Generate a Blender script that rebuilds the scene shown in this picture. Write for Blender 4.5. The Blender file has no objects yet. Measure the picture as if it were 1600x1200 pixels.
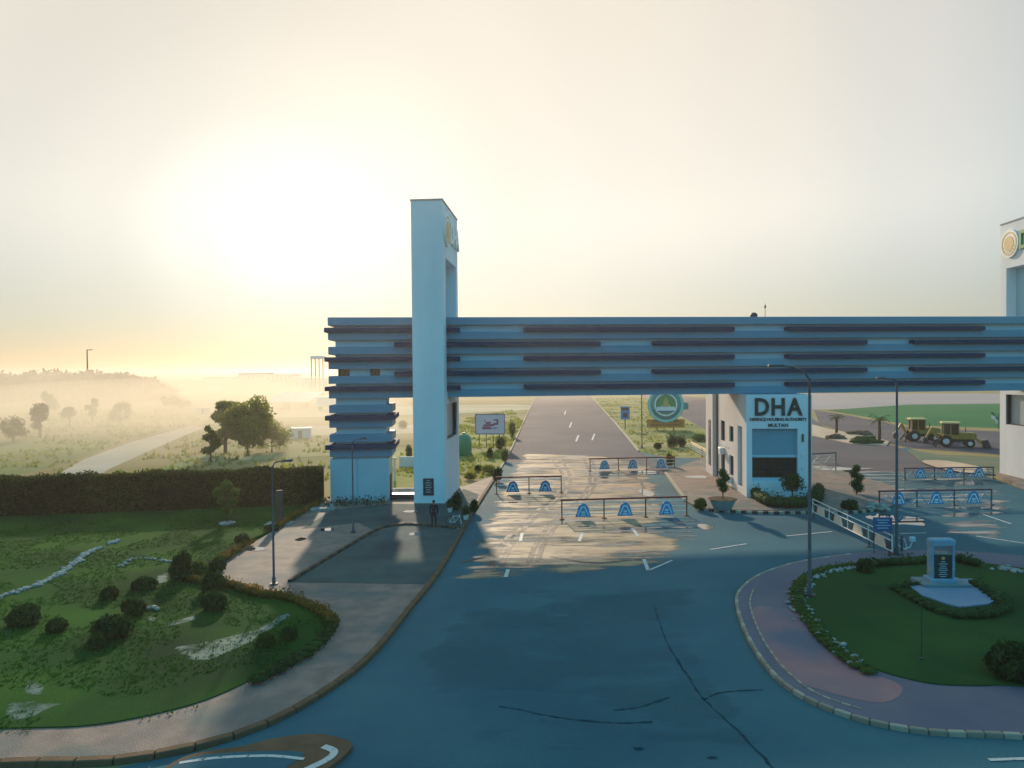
import bpy, bmesh, math, random
from mathutils import Vector, Matrix, Euler, noise
random.seed(7)
S = bpy.context.scene
COL = S.collection
RAD = math.radians

# ------------------------------------------------------------------ camera
FPX, CAMH = 1080.0, 10.5
cam = bpy.data.cameras.new('camera'); camo = bpy.data.objects.new('camera', cam); COL.objects.link(camo)
cam.sensor_width = 36; cam.lens = 36 * FPX / 1600; cam.clip_start = .1; cam.clip_end = 9000
PITCH, ROLL = RAD(1.035), -0.0085
CM = Matrix.Rotation(RAD(90) - PITCH, 3, 'X') @ Matrix.Rotation(ROLL, 3, 'Z')
camo.matrix_world = Matrix.Translation((0, 0, CAMH)) @ CM.to_4x4()
S.camera = camo

# ------------------------------------------------------------------ light
SUN_AZ, SUN_EL = RAD(-9.5), RAD(20.5)
GLOW_AZ, GLOW_EL = RAD(-18.5), RAD(9.0)
W = bpy.data.worlds.new('World'); S.world = W; W.use_nodes = True
nt = W.node_tree; nt.nodes.clear()
def wn(t, **k):
    n = nt.nodes.new(t)
    for a, b in k.items(): setattr(n, a, b)
    return n
out = wn('ShaderNodeOutputWorld'); add = wn('ShaderNodeAddShader')
b1 = wn('ShaderNodeBackground'); b2 = wn('ShaderNodeBackground')
sky = wn('ShaderNodeTexSky', sky_type='NISHITA', sun_disc=False)
sky.sun_elevation = SUN_EL; sky.sun_rotation = SUN_AZ; sky.dust_density = 0.25; sky.ozone_density = 2.0; sky.altitude = 120
b1.inputs[1].default_value = 0.05
tc = wn('ShaderNodeTexCoord'); dot = wn('ShaderNodeVectorMath', operation='DOT_PRODUCT'); nrm = wn('ShaderNodeVectorMath', operation='NORMALIZE')
gd = Vector((math.sin(GLOW_AZ) * math.cos(GLOW_EL), math.cos(GLOW_AZ) * math.cos(GLOW_EL), math.sin(GLOW_EL)))
dot.inputs[1].default_value = gd
ac = wn('ShaderNodeMath', operation='ARCCOSINE'); dv = wn('ShaderNodeMath', operation='DIVIDE'); dv.inputs[1].default_value = math.pi
ramp = wn('ShaderNodeValToRGB')
stops = [(0, (.95, .90, .72)), (6, (.78, .72, .54)), (12, (.66, .58, .40)), (18, (.62, .54, .37)), (25, (.70, .60, .42)), (32, (.74, .63, .44)),
         (39, (.72, .62, .44)), (48, (.62, .56, .43)), (60, (.42, .43, .38)), (76, (.15, .36, .50)), (100, (.05, .50, .76)), (180, (.05, .56, .86))]
er = ramp.color_ramp; er.interpolation = 'EASE'
while len(er.elements) < len(stops): er.elements.new(.5)
for e, (a, c) in zip(er.elements, stops): e.position = a / 180; e.color = (*c, 1)
L = nt.links.new
L(tc.outputs['Generated'], nrm.inputs[0]); L(nrm.outputs[0], dot.inputs[0]); L(dot.outputs['Value'], ac.inputs[0]); L(ac.outputs[0], dv.inputs[0])
sx = wn('ShaderNodeSeparateXYZ'); el = wn('ShaderNodeMapRange', interpolation_type='SMOOTHSTEP'); el.inputs[1].default_value = 0; el.inputs[2].default_value = .23; el.inputs[3].default_value = .18; el.inputs[4].default_value = 1
vm = wn('ShaderNodeVectorMath', operation='SCALE')
L(nrm.outputs[0], sx.inputs[0]); L(sx.outputs[2], el.inputs[0]); L(ramp.outputs[0], vm.inputs[0]); L(el.outputs[0], vm.inputs['Scale'])
L(dv.outputs[0], ramp.inputs[0]); L(vm.outputs[0], b2.inputs[0]); tint = wn('ShaderNodeVectorMath', operation='MULTIPLY'); tint.inputs[1].default_value = (1.06, .97, .91); L(sky.outputs[0], tint.inputs[0]); L(tint.outputs[0], b1.inputs[0])
b2.inputs[1].default_value = 1.0
L(b1.outputs[0], add.inputs[0]); L(b2.outputs[0], add.inputs[1]); L(add.outputs[0], out.inputs[0])
sd = bpy.data.lights.new('sun', 'SUN'); sd.energy = 4.6; sd.angle = RAD(1.6); sd.color = (1, .80, .58)
so = bpy.data.objects.new('sun', sd); COL.objects.link(so)
to_sun = Vector((math.sin(SUN_AZ) * math.cos(SUN_EL), math.cos(SUN_AZ) * math.cos(SUN_EL), math.sin(SUN_EL)))
so.rotation_euler = to_sun.to_track_quat('Z', 'Y').to_euler(); so.location = (0, 0, 60)
S.view_settings.view_transform = 'Standard'; S.view_settings.look = 'None'
S.view_settings.exposure = 0.0; S.view_settings.gamma = 1.0; S.view_settings.use_curve_mapping = False
S.cycles.use_denoising = True; S.cycles.max_bounces = 6; S.cycles.volume_bounces = 1; S.cycles.transparent_max_bounces = 12
HAZE_D, HAZE_G, HAZE_C = .00050, .62, (.84, .73, .67)

# ------------------------------------------------------------------ helpers
def ray(px, py):
    return CM @ Vector((px - 800, 600 - py, -FPX))
def P(px, py, z=0.0):
    d = ray(px, py); t = (z - CAMH) / d.z
    return Vector((d.x * t, d.y * t, z))
def PD(px, py, Y):
    d = ray(px, py); t = Y / d.y
    return Vector((d.x * t, Y, CAMH + d.z * t))
def zat(py, Y, px): return PD(px, py, Y).z

def tag(o, label=None, cat=None, group=None, kind=None):
    if label: o['label'] = label
    if cat: o['category'] = cat
    if group: o['group'] = group
    if kind: o['kind'] = kind
    return o
def empty(name, loc, rz=0, label=None, cat=None, group=None, kind=None):
    o = bpy.data.objects.new(name, None); COL.objects.link(o); o.location = loc; o.rotation_euler = (0, 0, rz); o.empty_display_size = .3
    return tag(o, label, cat, group, kind)
def copy_tree(o, parent=None):
    c = o.copy(); COL.objects.link(c); c.parent = parent
    for ch in o.children: copy_tree(ch, c)
    return c

class MB:
    def __init__(s): s.v = []; s.f = []; s.sm = []
    def add(s, vs, fs, smooth=False):
        n = len(s.v); s.v += [tuple(v) for v in vs]; s.f += [tuple(i + n for i in f) for f in fs]; s.sm += [smooth] * len(fs); return s
    def box(s, x0, x1, y0, y1, z0, z1, M=None):
        vs = [Vector((x, y, z)) for z in (z0, z1) for y in (y0, y1) for x in (x0, x1)]
        if M is not None: vs = [M @ v for v in vs]
        return s.add(vs, [(0, 2, 3, 1), (4, 5, 7, 6), (0, 1, 5, 4), (2, 6, 7, 3), (0, 4, 6, 2), (1, 3, 7, 5)])
    def bbox(s, x0, x1, y0, y1, z0, z1, b=.03):      # box with bevelled vertical + top edges
        b = min(b, (x1 - x0) / 3, (y1 - y0) / 3, (z1 - z0) / 3)
        def ring(i, z): return [(x0 + i + b, y0 + i, z), (x1 - i - b, y0 + i, z), (x1 - i, y0 + i + b, z), (x1 - i, y1 - i - b, z), (x1 - i - b, y1 - i, z), (x0 + i + b, y1 - i, z), (x0 + i, y1 - i - b, z), (x0 + i, y0 + i + b, z)]
        vs = ring(0, z0) + ring(0, z1 - b) + ring(b, z1)
        fs = [tuple(range(7, -1, -1)), tuple(range(16, 24))]
        for r in (0, 8):
            for i in range(8): j = (i + 1) % 8; fs.append((r + i, r + j, r + 8 + j, r + 8 + i))
        return s.add(vs, fs)
    def bar(s, a, b, w, h=None):
        a = Vector(a); b = Vector(b); h = h or w; d = (b - a); l = d.length
        if l < 1e-6: return s
        M = Matrix.Translation(a) @ d.to_track_quat('Z', 'Y').to_matrix().to_4x4()
        return s.box(-w / 2, w / 2, -h / 2, h / 2, 0, l, M)
    def tube(s, pts, rs, n=8, smooth=True, cap=True):
        pts = [Vector(p) for p in pts]
        if not isinstance(rs, (list, tuple)): rs = [rs] * len(pts)
        vs = []; fs = []
        for i, p in enumerate(pts):
            d = (pts[min(i + 1, len(pts) - 1)] - pts[max(i - 1, 0)]).normalized(); q = d.to_track_quat('Z', 'Y')
            for k in range(n):
                a = 2 * math.pi * k / n; vs.append(p + q @ Vector((math.cos(a) * rs[i], math.sin(a) * rs[i], 0)))
        for i in range(len(pts) - 1):
            for k in range(n): j = (k + 1) % n; fs.append((i * n + k, i * n + j, (i + 1) * n + j, (i + 1) * n + k))
        s.add(vs, fs, smooth)
        if cap: s.add(vs[:n], [tuple(range(n - 1, -1, -1))]); s.add(vs[-n:], [tuple(range(n))])
        return s
    def prism(s, poly, z0, z1, M=None):
        n = len(poly); a = sum(poly[i][0] * poly[(i + 1) % n][1] - poly[(i + 1) % n][0] * poly[i][1] for i in range(n))
        if a < 0: poly = poly[::-1]
        vs = [Vector((p[0], p[1], z0)) for p in poly] + [Vector((p[0], p[1], z1)) for p in poly]
        if M is not None: vs = [M @ v for v in vs]
        return s.add(vs, [tuple(range(n - 1, -1, -1)), tuple(range(n, 2 * n))] + [(i, (i + 1) % n, n + (i + 1) % n, n + i) for i in range(n)])
    def sheet(s, poly, z):
        return s.add([(p[0], p[1], z) for p in poly], [tuple(range(len(poly)))])
    def blob(s, c, r, amp=.25, sub=2, seed=0, freq=1.0, flat=1.0):
        bm = bmesh.new(); bmesh.ops.create_icosphere(bm, subdivisions=sub, radius=1)
        o = Vector((seed * 3.1, seed * 1.7, seed)); rv = Vector(r) if not isinstance(r, (int, float)) else Vector((r, r, r))
        vs = []
        for v in bm.verts:
            k = 1 + amp * noise.noise(v.co * 2 * freq + o) + amp * .5 * noise.noise(v.co * 5 * freq + o)
            vs.append(Vector(c) + Vector((v.co.x * rv.x, v.co.y * rv.y, v.co.z * rv.z)) * k)
        bm.verts.index_update()
        s.add(vs, [[v.index for v in f.verts] for f in bm.faces], True); bm.free(); return s
    def build(s, name, mat, parent=None, loc=None):
        me = bpy.data.meshes.new(name); me.from_pydata(s.v, [], s.f); me.materials.append(mat)
        me.polygons.foreach_set('use_smooth', s.sm); me.update()
        o = bpy.data.objects.new(name, me); COL.objects.link(o)
        if parent is not None: o.parent = parent
        if loc is not None: o.location = loc
        return o
def flat(mb, a, b, w, y, t=.01):      # flat stroke standing in the xz plane, front at y
    a = Vector((a[0], 0, a[1])); b = Vector((b[0], 0, b[1])); d = (b - a).normalized(); n = Vector((-d.z, 0, d.x)) * w / 2
    q = [a + n, b + n, b - n, a - n]; return mb.add([(p.x, y, p.z) for p in q] + [(p.x, y + t, p.z) for p in q], [(0, 1, 2, 3), (7, 6, 5, 4), (0, 4, 5, 1), (1, 5, 6, 2), (2, 6, 7, 3), (3, 7, 4, 0)])
def recenter(o):            # mesh built in world coordinates -> origin at its base centre
    vs = [v.co.copy() for v in o.data.vertices]
    c = Vector((sum(v.x for v in vs) / len(vs), sum(v.y for v in vs) / len(vs), min(v.z for v in vs)))
    o.data.transform(Matrix.Translation(-c)); o.location = c; return o

def smooth_path(pts, n=6, closed=False):
    pts = [Vector(p) for p in pts]; o = []; N = len(pts)
    for i in range(N if closed else N - 1):
        if closed: a, b, c, d = pts[(i - 1) % N], pts[i], pts[(i + 1) % N], pts[(i + 2) % N]
        else: a, b, c, d = pts[max(i - 1, 0)], pts[i], pts[i + 1], pts[min(i + 2, N - 1)]
        for k in range(n):
            t = k / n
            o.append(.5 * ((2 * b) + (c - a) * t + (2 * a - 5 * b + 4 * c - d) * t * t + (3 * b - a - 3 * c + d) * t ** 3))
    if not closed: o.append(pts[-1])
    return o
def PX(lst, z=0.0): return [P(x, y, z) for x, y in lst]
def resample(path, step):
    o = [path[0].copy()]; acc = 0
    for a, b in zip(path, path[1:]):
        l = (b - a).length
        if l < 1e-9: continue
        t = step - acc
        while t <= l: o.append(a.lerp(b, t / l)); t += step
        acc = l - (t - step)
    return o

# ------------------------------------------------------------------ materials
def mat(name, c1, c2=None, scale=1.0, rough=.8, spec=.3, bump=0., bscale=None, metal=0., c3=None, s3=.1, stretch=(1, 1, 1), detail=6, rvar=0., ior=None, thr=(.35, .65)):
    m = bpy.data.materials.new(name); m.use_nodes = True; n = m.node_tree.nodes; l = m.node_tree.links.new
    b = n['Principled BSDF']; b.inputs['Roughness'].default_value = rough; b.inputs['Specular IOR Level'].default_value = spec; b.inputs['Metallic'].default_value = metal
    if ior: b.inputs['IOR'].default_value = ior
    b.inputs['Base Color'].default_value = (*c1, 1)
    if c2 is None and not bump: return m
    t = n.new('ShaderNodeTexCoord'); mp = n.new('ShaderNodeMapping'); mp.inputs['Scale'].default_value = stretch; l(t.outputs['Object'], mp.inputs[0])
    def noi(sc, d=detail):
        x = n.new('ShaderNodeTexNoise'); x.inputs['Scale'].default_value = sc; x.inputs['Detail'].default_value = d; l(mp.outputs[0], x.inputs['Vector']); return x
    if c2 is not None:
        a = noi(scale); mr = n.new('ShaderNodeMapRange'); mr.inputs[1].default_value = thr[0]; mr.inputs[2].default_value = thr[1]; l(a.outputs[0], mr.inputs[0])
        mx = n.new('ShaderNodeMix'); mx.data_type = 'RGBA'; mx.inputs[6].default_value = (*c1, 1); mx.inputs[7].default_value = (*c2, 1); l(mr.outputs[0], mx.inputs[0]); o = mx.outputs[2]
        if c3 is not None:
            a3 = noi(s3); mr3 = n.new('ShaderNodeMapRange'); mr3.inputs[1].default_value = .48; mr3.inputs[2].default_value = .66; l(a3.outputs[0], mr3.inputs[0])
            m3 = n.new('ShaderNodeMix'); m3.data_type = 'RGBA'; l(mr3.outputs[0], m3.inputs[0]); l(o, m3.inputs[6]); m3.inputs[7].default_value = (*c3, 1); o = m3.outputs[2]
        l(o, b.inputs['Base Color'])
        if rvar:
            r = n.new('ShaderNodeMapRange'); r.inputs[3].default_value = rough - rvar; r.inputs[4].default_value = rough + rvar; l(mr.outputs[0], r.inputs[0]); l(r.outputs[0], b.inputs['Roughness'])
    if bump:
        bn = noi(bscale or scale * 8, 4); bp = n.new('ShaderNodeBump'); bp.inputs['Strength'].default_value = bump; bp.inputs['Distance'].default_value = .05; l(bn.outputs[0], bp.inputs['Height']); l(bp.outputs[0], b.inputs['Normal'])
    return m
def patchy(name, c1, c2, scale, stretch, lo, hi, rough=.6, spec=.3, bump=.3, ior=None, edge=None):
    """a thin layer (dust, mud, wet film) that covers the ground in noise-shaped patches"""
    m = mat(name, c1, c2, scale * 2.3, rough, spec, bump, scale * 12, stretch=stretch, ior=ior)
    n = m.node_tree.nodes; l = m.node_tree.links.new; b = n['Principled BSDF']; mp = next(x for x in n if x.type == 'MAPPING')
    a = n.new('ShaderNodeTexNoise'); a.inputs['Scale'].default_value = scale; a.inputs['Detail'].default_value = 8; a.inputs['Roughness'].default_value = .62; l(mp.outputs[0], a.inputs['Vector'])
    mr = n.new('ShaderNodeMapRange'); mr.inputs[1].default_value = lo; mr.inputs[2].default_value = hi; 
    if edge:   # vertex weight fades the layer out at its outline
        at = n.new('ShaderNodeAttribute'); at.attribute_name = 'fade'; ad = n.new('ShaderNodeMath'); ad.operation = 'ADD'
        l(a.outputs[0], ad.inputs[0]); sb = n.new('ShaderNodeMath'); sb.operation = 'MULTIPLY_ADD'; sb.inputs[1].default_value = edge; sb.inputs[2].default_value = -edge
        l(at.outputs['Fac'], sb.inputs[0]); l(sb.outputs[0], ad.inputs[1]); l(ad.outputs[0], mr.inputs[0])
    else: l(a.outputs[0], mr.inputs[0])
    l(mr.outputs[0], b.inputs['Alpha'])
    return m
M = {}
M['asphalt'] = mat('asphalt', (.030, .112, .145), (.044, .138, .166), .25, .82, .10, .25, 30, c3=(.026, .095, .125), s3=.07)
M['asphalt_worn'] = patchy('asphalt_wear', (.050, .150, .182), (.040, .135, .168), .22, (.5, 1.2, 1), .46, .74, .82, .10, .3, edge=.4)
M['asphalt_dark'] = patchy('oil_stain', (.024, .092, .120), (.028, .100, .130), .5, (.6, 1.1, 1), .66, .86, .82, .10, .2, edge=.4)
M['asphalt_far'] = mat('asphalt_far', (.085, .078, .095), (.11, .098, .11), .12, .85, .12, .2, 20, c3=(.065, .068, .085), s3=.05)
M['dry'] = mat('dry_field', (.24, .19, .07), (.33, .25, .12), .06, .95, .1, .4, 3, c3=(.13, .17, .05), s3=.022, stretch=(.45, 1, 1))
M['lawn'] = mat('lawn', (.012, .060, .012), (.030, .098, .014), .22, .95, .04, .6, 14, c3=(.006, .032, .012), s3=.10)
M['lawn2'] = mat('lawn_island', (.014, .060, .016), (.026, .085, .020), .3, .95, .08, .5, 14, c3=(.010, .045, .014), s3=.15)
M['field'] = mat('green_field', (.02, .13, .05), (.03, .17, .06), .05, .95, .05, .3, 2)
M['blade'] = mat('grass_blade', (.020, .085, .012), (.045, .12, .018), .5, .95, .03)
M['pave'] = mat('paving', (.18, .14, .12), (.27, .20, .165), 1.3, .75, .18, .5, 22, c3=(.11, .13, .125), s3=.35)
M['pave_shade'] = mat('paving_shade', (.045, .085, .085), (.065, .11, .105), .9, .85, .10, .3, 18, c3=(.035, .06, .065), s3=.2)  # paving copy with the pylon and leg shade put into its teal
M['pave_pink'] = mat('paving_pink', (.38, .16, .16), (.42, .20, .18), .35, .8, .15, .3, 22, c3=(.12, .13, .17), s3=.12)
M['pave_blue'] = mat('paving_blue', (.115, .115, .16), (.15, .14, .17), .35, .8, .15, .3, 22)
M['kerb_dark'] = mat('kerb_brown', (.10, .065, .035), (.15, .09, .05), 1.5, .85, .2, .4, 20)
M['kerb_black'] = mat('kerb_black', (.02, .02, .022), (.04, .04, .04), 2, .7, .3, .2, 20)
M['kerb_pale'] = mat('kerb_pale', (.42, .36, .27), (.30, .25, .19), 1.5, .8, .25, .3, 20)
M['kerb_mid'] = mat('kerb_mid', (.30, .25, .19), (.22, .18, .13), 1.5, .8, .25, .3, 20)
M['white'] = mat('white_paint_wall', (.74, .76, .78), (.66, .68, .71), .35, .75, .2, .12, 6, stretch=(1, 1, .35))
M['plaster'] = mat('plaster', (.72, .68, .66), (.64, .60, .58), .5, .8, .15, .15, 8, stretch=(1, 1, .4))
M['core'] = mat('beam_core', (.40, .56, .63), (.36, .52, .59), .4, .7, .2, .1, 6)
M['panel'] = mat('beam_panel', (.085, .23, .33), (.125, .28, .37), .25, .6, .25, .08, 5, stretch=(.3, 1, 1))
M['fin'] = mat('beam_fin', (.002, .040, .085), (.003, .048, .095), .4, .7, .05)
M['recess'] = mat('recess_tone', (.35, .52, .58), (.31, .47, .53), .4, .7, .2)  # pylon recess shade put into the tone; leg base and writing share it
M['signwhite'] = mat('sign_white', (.78, .78, .74), (.70, .70, .68), 1, .5, .3)
M['gold'] = mat('gold_paint', (.55, .40, .12), (.45, .30, .08), 3, .5, .4)
M['green'] = mat('letter_green', (.02, .22, .07), (.03, .26, .09), 2, .5, .3)
M['teal'] = mat('emblem_teal', (.02, .24, .22), (.03, .30, .27), 2, .5, .3)
M['letter'] = mat('letter_dark', (.006, .035, .035), (.01, .045, .04), 2, .5, .3)
M['dark'] = mat('dark_metal', (.025, .028, .032), (.04, .042, .045), 3, .5, .4)
M['pole'] = mat('pole_grey', (.04, .055, .065), (.06, .075, .085), 3, .5, .3)
M['glass'] = mat('window_glass', (.012, .022, .018), (.02, .03, .022), 1, .12, .5)
M['rail_red'] = mat('rail_red', (.20, .03, .03), (.26, .05, .04), 3, .5, .3)
M['rail_white'] = mat('rail_white', (.72, .70, .66), (.6, .57, .52), 4, .5, .3)
M['signblue'] = mat('sign_blue', (.015, .20, .42), (.02, .24, .48), 3, .45, .35)
M['pale_blue'] = mat('pale_blue', (.42, .62, .72))
M['recess_dark'] = mat('recess_tone', (.16, .33, .41), (.13, .29, .37), .4, .7, .15)  # darker tone for the gatehouse front recess
M['signnavy'] = mat('sign_navy', (.012, .08, .22), (.02, .11, .28), 3, .45, .35)
M['orange'] = mat('orange_board', (.55, .18, .03), (.6, .24, .05), 2, .5, .3)
M['brown'] = mat('brown_text', (.16, .05, .02))
M['yellow'] = mat('loader_yellow', (.42, .26, .04), (.26, .17, .04), 2, .5, .35, .1, 10)
M['tyre'] = mat('tyre_rubber', (.02, .02, .02), (.05, .045, .04), 5, .85, .2)
M['leaf'] = mat('leaf_dark', (.016, .050, .016), (.045, .095, .022), 1.4, .8, .15)
M['leaf_mid'] = mat('leaf_mid', (.05, .10, .02), (.10, .15, .03), 1.2, .8, .15)
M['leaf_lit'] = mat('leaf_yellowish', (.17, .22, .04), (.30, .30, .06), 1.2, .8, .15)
M['leaf_orange'] = mat('leaf_orange', (.26, .13, .02), (.14, .10, .02), 2.0, .8, .15)
M['bark'] = mat('bark', (.07, .05, .035), (.12, .09, .06), 5, .9, .1, .4, 20)
M['hedge_core'] = mat('hedge_core', (.012, .018, .008), (.02, .028, .01), 2, .95, .05)
M['hedge_leaf'] = mat('hedge_leaf', (.020, .045, .012), (.080, .10, .018), .35, .85, .1)  # second leaf tone holds the sunlit yellow green of the rim
M['soil'] = mat('soil', (.09, .06, .04), (.16, .11, .07), 1.5, .95, .05, .6, 8)
M['sand'] = mat('sand', (.45, .33, .24), (.55, .42, .30), .4, .9, .1, .4, 6)
M['track'] = mat('dirt_track', (.42, .36, .27), (.5, .43, .33), .1, .95, .1, .4, 4)
M['metal_roof'] = mat('metal_roof', (.75, .72, .66), (.65, .62, .56), 1, .35, .5)
M['granite'] = mat('granite', (.012, .03, .035), (.02, .04, .045), 8, .3, .4)
M['monument'] = mat('monument_paint', (.20, .34, .45), (.15, .28, .38), 1.5, .6, .3)
M['slab'] = mat('plaza_slab', (.12, .22, .33), (.16, .26, .36), .8, .6, .25, .2, 12)
M['stone'] = mat('white_stone', (.36, .37, .34), (.16, .18, .16), 4, .85, .2, .4, 20)
M['line'] = patchy('road_paint', (.55, .55, .52), (.45, .46, .44), 6, (1, 1, 1), .30, .42, .6, .2, .1)
M['crack'] = patchy('tar_seal', (.012, .045, .060), (.014, .052, .070), 3, (1, 1, 1), .28, .45, .95, .03, .1)
M['mud'] = patchy('mud_glare_tone', (.46, .32, .20), (.30, .20, .12), .28, (.45, 1.6, 1), .38, .50, .6, .15, .35, edge=.45)  # pale mud colour that also holds the wet road's bright reflections
M['tyre_mark'] = patchy('tyre_mark', (.045, .055, .055), (.09, .08, .065), .9, (1, 1, 1), .30, .55, .6, .3, .2)
M['concrete_old'] = patchy('pale_patch', (.045, .12, .095), (.10, .17, .13), .8, (1, 1, 1), .38, .52, .8, .2, .3, edge=.4)
M['puddle'] = mat('puddle_water', (.03, .035, .035), None, 1, .03, 1.0, ior=1.75)
M['skin'] = mat('skin', (.22, .12, .08), (.26, .14, .09), 4, .6, .3)
M['uniform'] = mat('uniform', (.015, .02, .03), (.025, .03, .04), 3, .85, .1)
M['wood_far'] = mat('far_wood', (.035, .05, .025), (.06, .07, .03), .05, .95, .05)
M['greentank'] = mat('green_plastic', (.01, .20, .10), (.015, .24, .12), 1, .4, .4)
M['terracotta'] = mat('planter_glaze', (.10, .19, .20), (.14, .24, .24), 2, .5, .3, .1, 8)

def backlit(m, w):                    # leaves let some light through
    n = m.node_tree.nodes; l = m.node_tree.links.new; b = n['Principled BSDF']; o = n['Material Output']; t = n.new('ShaderNodeBsdfTranslucent'); x = n.new('ShaderNodeMixShader'); x.inputs[0].default_value = w
    src = b.inputs['Base Color'].links[0].from_socket; l(src, t.inputs[0]); l(b.outputs[0], x.inputs[1]); l(t.outputs[0], x.inputs[2]); l(x.outputs[0], o.inputs[0])
for k_, w_ in (('leaf', .25), ('leaf_mid', .4), ('leaf_lit', .6), ('leaf_orange', .4), ('hedge_leaf', .35), ('blade', .3)): backlit(M[k_], w_)
# ------------------------------------------------------------------ ground
def sheet(name, px, z, m, sm=0, closed=True, label=None):
    pts = PX(px)
    if sm: pts = smooth_path(pts, sm, True)
    mb = MB(); bm = bmesh.new(); vs = [bm.verts.new((p.x, p.y, z)) for p in pts]; f = bm.faces.new(vs)
    if f.normal.z < 0 or f.calc_area() and (f.normal_update() or f.normal.z < 0): f.normal_flip()
    bmesh.ops.triangulate(bm, faces=bm.faces[:]); bm.verts.index_update()
    mb.add([v.co for v in bm.verts], [[v.index for v in f.verts] for f in bm.faces]); bm.free()
    return tag(mb.build(name, m), label, None, None, 'structure')
def raised(name, px, z, m, sm=0, drop=.25, label=None):
    o = sheet(name, px, z, m, sm, label=label)
    bm = bmesh.new(); bm.from_mesh(o.data)
    r = bmesh.ops.extrude_edge_only(bm, edges=[e for e in bm.edges if e.is_boundary])
    for v in r['geom']:
        if isinstance(v, bmesh.types.BMVert): v.co.z -= drop
    bmesh.ops.recalc_face_normals(bm, faces=bm.faces[:])
    bm.to_mesh(o.data); bm.free(); return o
def faded(name, px, z, m, label=None, fw=1.2, cell=.5):
    """grid over the polygon with a 'fade' attribute running 0 -> 1 from the outline inwards"""
    pts = PX(px); xs = [p.x for p in pts]; ys = [p.y for p in pts]
    def inside(x, y):
        r = False; j = len(pts) - 1
        for i in range(len(pts)):
            a, b = pts[i], pts[j]
            if (a.y > y) != (b.y > y) and x < (b.x - a.x) * (y - a.y) / (b.y - a.y) + a.x: r = not r
            j = i
        return r
    def dist(x, y):
        best = 1e9; q = Vector((x, y, 0))
        for i in range(len(pts)):
            a, b = pts[i], pts[(i + 1) % len(pts)]; d = b - a
            t = max(0, min(1, (q - a).dot(d) / max(d.length_squared, 1e-9))); best = min(best, (a + d * t - q).length)
        return best
    idx = {}; vs = []; fd = []; fs = []
    nx = int((max(xs) - min(xs)) / cell) + 2; ny = int((max(ys) - min(ys)) / cell) + 2
    def vert(i, j):
        if (i, j) not in idx:
            x = min(xs) + i * cell; y = min(ys) + j * cell; idx[(i, j)] = len(vs); vs.append((x, y, z))
            fd.append(min(1, dist(x, y) / fw) if inside(x, y) else 0)
        return idx[(i, j)]
    for i in range(nx):
        for j in range(ny):
            if inside(min(xs) + (i + .5) * cell, min(ys) + (j + .5) * cell): fs.append((vert(i, j), vert(i + 1, j), vert(i + 1, j + 1), vert(i, j + 1)))
    mb = MB(); mb.add(vs, fs); o = mb.build(name, m); at = o.data.attributes.new('fade', 'FLOAT', 'POINT'); at.data.foreach_set('value', fd)
    return tag(o, label, None, None, 'structure')
def ribbon(mb, path, w, z):
    n = len(path); vs = []
    for i, p in enumerate(path):
        d = (path[min(i + 1, n - 1)] - path[max(i - 1, 0)]); d.z = 0; d.normalize(); s = Vector((-d.y, d.x, 0)) * (w if not callable(w) else w(i / (n - 1))) / 2
        vs += [(p.x + s.x, p.y + s.y, z), (p.x - s.x, p.y - s.y, z)]
    mb.add(vs, [(2 * i, 2 * i + 1, 2 * i + 3, 2 * i + 2) for i in range(n - 1)])

# ground: one sheet to the horizon
mb = MB(); mb.add([(-2600, -200, -.02), (2600, -200, -.02), (2600, 4200, -.02), (-2600, 4200, -.02)], [(0, 1, 2, 3)])
tag(mb.build('ground', M['dry']), 'dry olive and tan fields reaching to the horizon', kind='structure')
# asphalt plaza in front of and under the gate
sheet('road', [(-260, 1400), (-200, 1215), (180, 1200), (330, 1170), (520, 1080), (640, 958), (740, 803), (790, 722), (822, 655), (1000, 655), (1120, 735), (1270, 700), (1420, 700), (1600, 765), (2300, 950), (2300, 1700), (800, 2600), (-200, 1900)], 0, M['asphalt'], label='dark blue grey asphalt forecourt in front of the gate')
sheet('road', [(790, 722), (822, 655), (836, 622), (862, 590), (889, 590), (926, 622), (1000, 706), (1050, 742)], .004, M['asphalt_far'], label='long pale boulevard running away beyond the gate')
sheet('road', [(1107, 674), (1066, 651), (1010, 622), (945, 595), (975, 595), (1080, 620), (1270, 654), (1290, 668), (1345, 690), (1400, 697), (1436, 716), (1500, 738), (1270, 738)], .004, M['asphalt_far'], label='right carriageway running behind the gatehouse')
sheet('road', [(1272, 640), (1330, 650), (1420, 668), (1560, 674), (1700, 680), (1700, 720), (1420, 700), (1350, 684), (1280, 662)], .008, M['asphalt_far'], label='service road beside the green field')
sheet('road_shoulder', [(1262, 615), (1700, 615), (1700, 632), (1262, 640)], -.008, mat('far_lot', (.30, .27, .27), (.36, .31, .29), .04, .9, .1, .2, 3, stretch=(.3, 1, 1)), label='pale bare lot beyond the green field')
sheet('field', [(1290, 641), (1420, 632), (1640, 630), (1640, 671), (1560, 669), (1420, 664), (1335, 648)], -.004, M['field'], 0, label='flat bright green field right of the gatehouse')
sheet('median', [(926, 622), (1000, 706), (1040, 715), (1120, 716), (1120, 680), (1066, 652), (1010, 622), (950, 596), (896, 590)], .012, mat('median_grass', (.22, .22, .07), (.33, .28, .12), .12, .95, .1, .4, 5, c3=(.08, .15, .04), s3=.09, stretch=(.4, 1, 1)), label='grassy median carrying the emblem board')
sheet('verge', [(724, 762), (775, 745), (800, 700), (818, 660), (800, 640), (722, 655), (640, 700), (560, 760), (612, 770)], -.012, mat('verge_grass', (.16, .20, .04), (.28, .27, .08), .2, .95, .1, .5, 6, c3=(.30, .24, .12), s3=.1), label='yellow green verge behind the left pylon')
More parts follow.
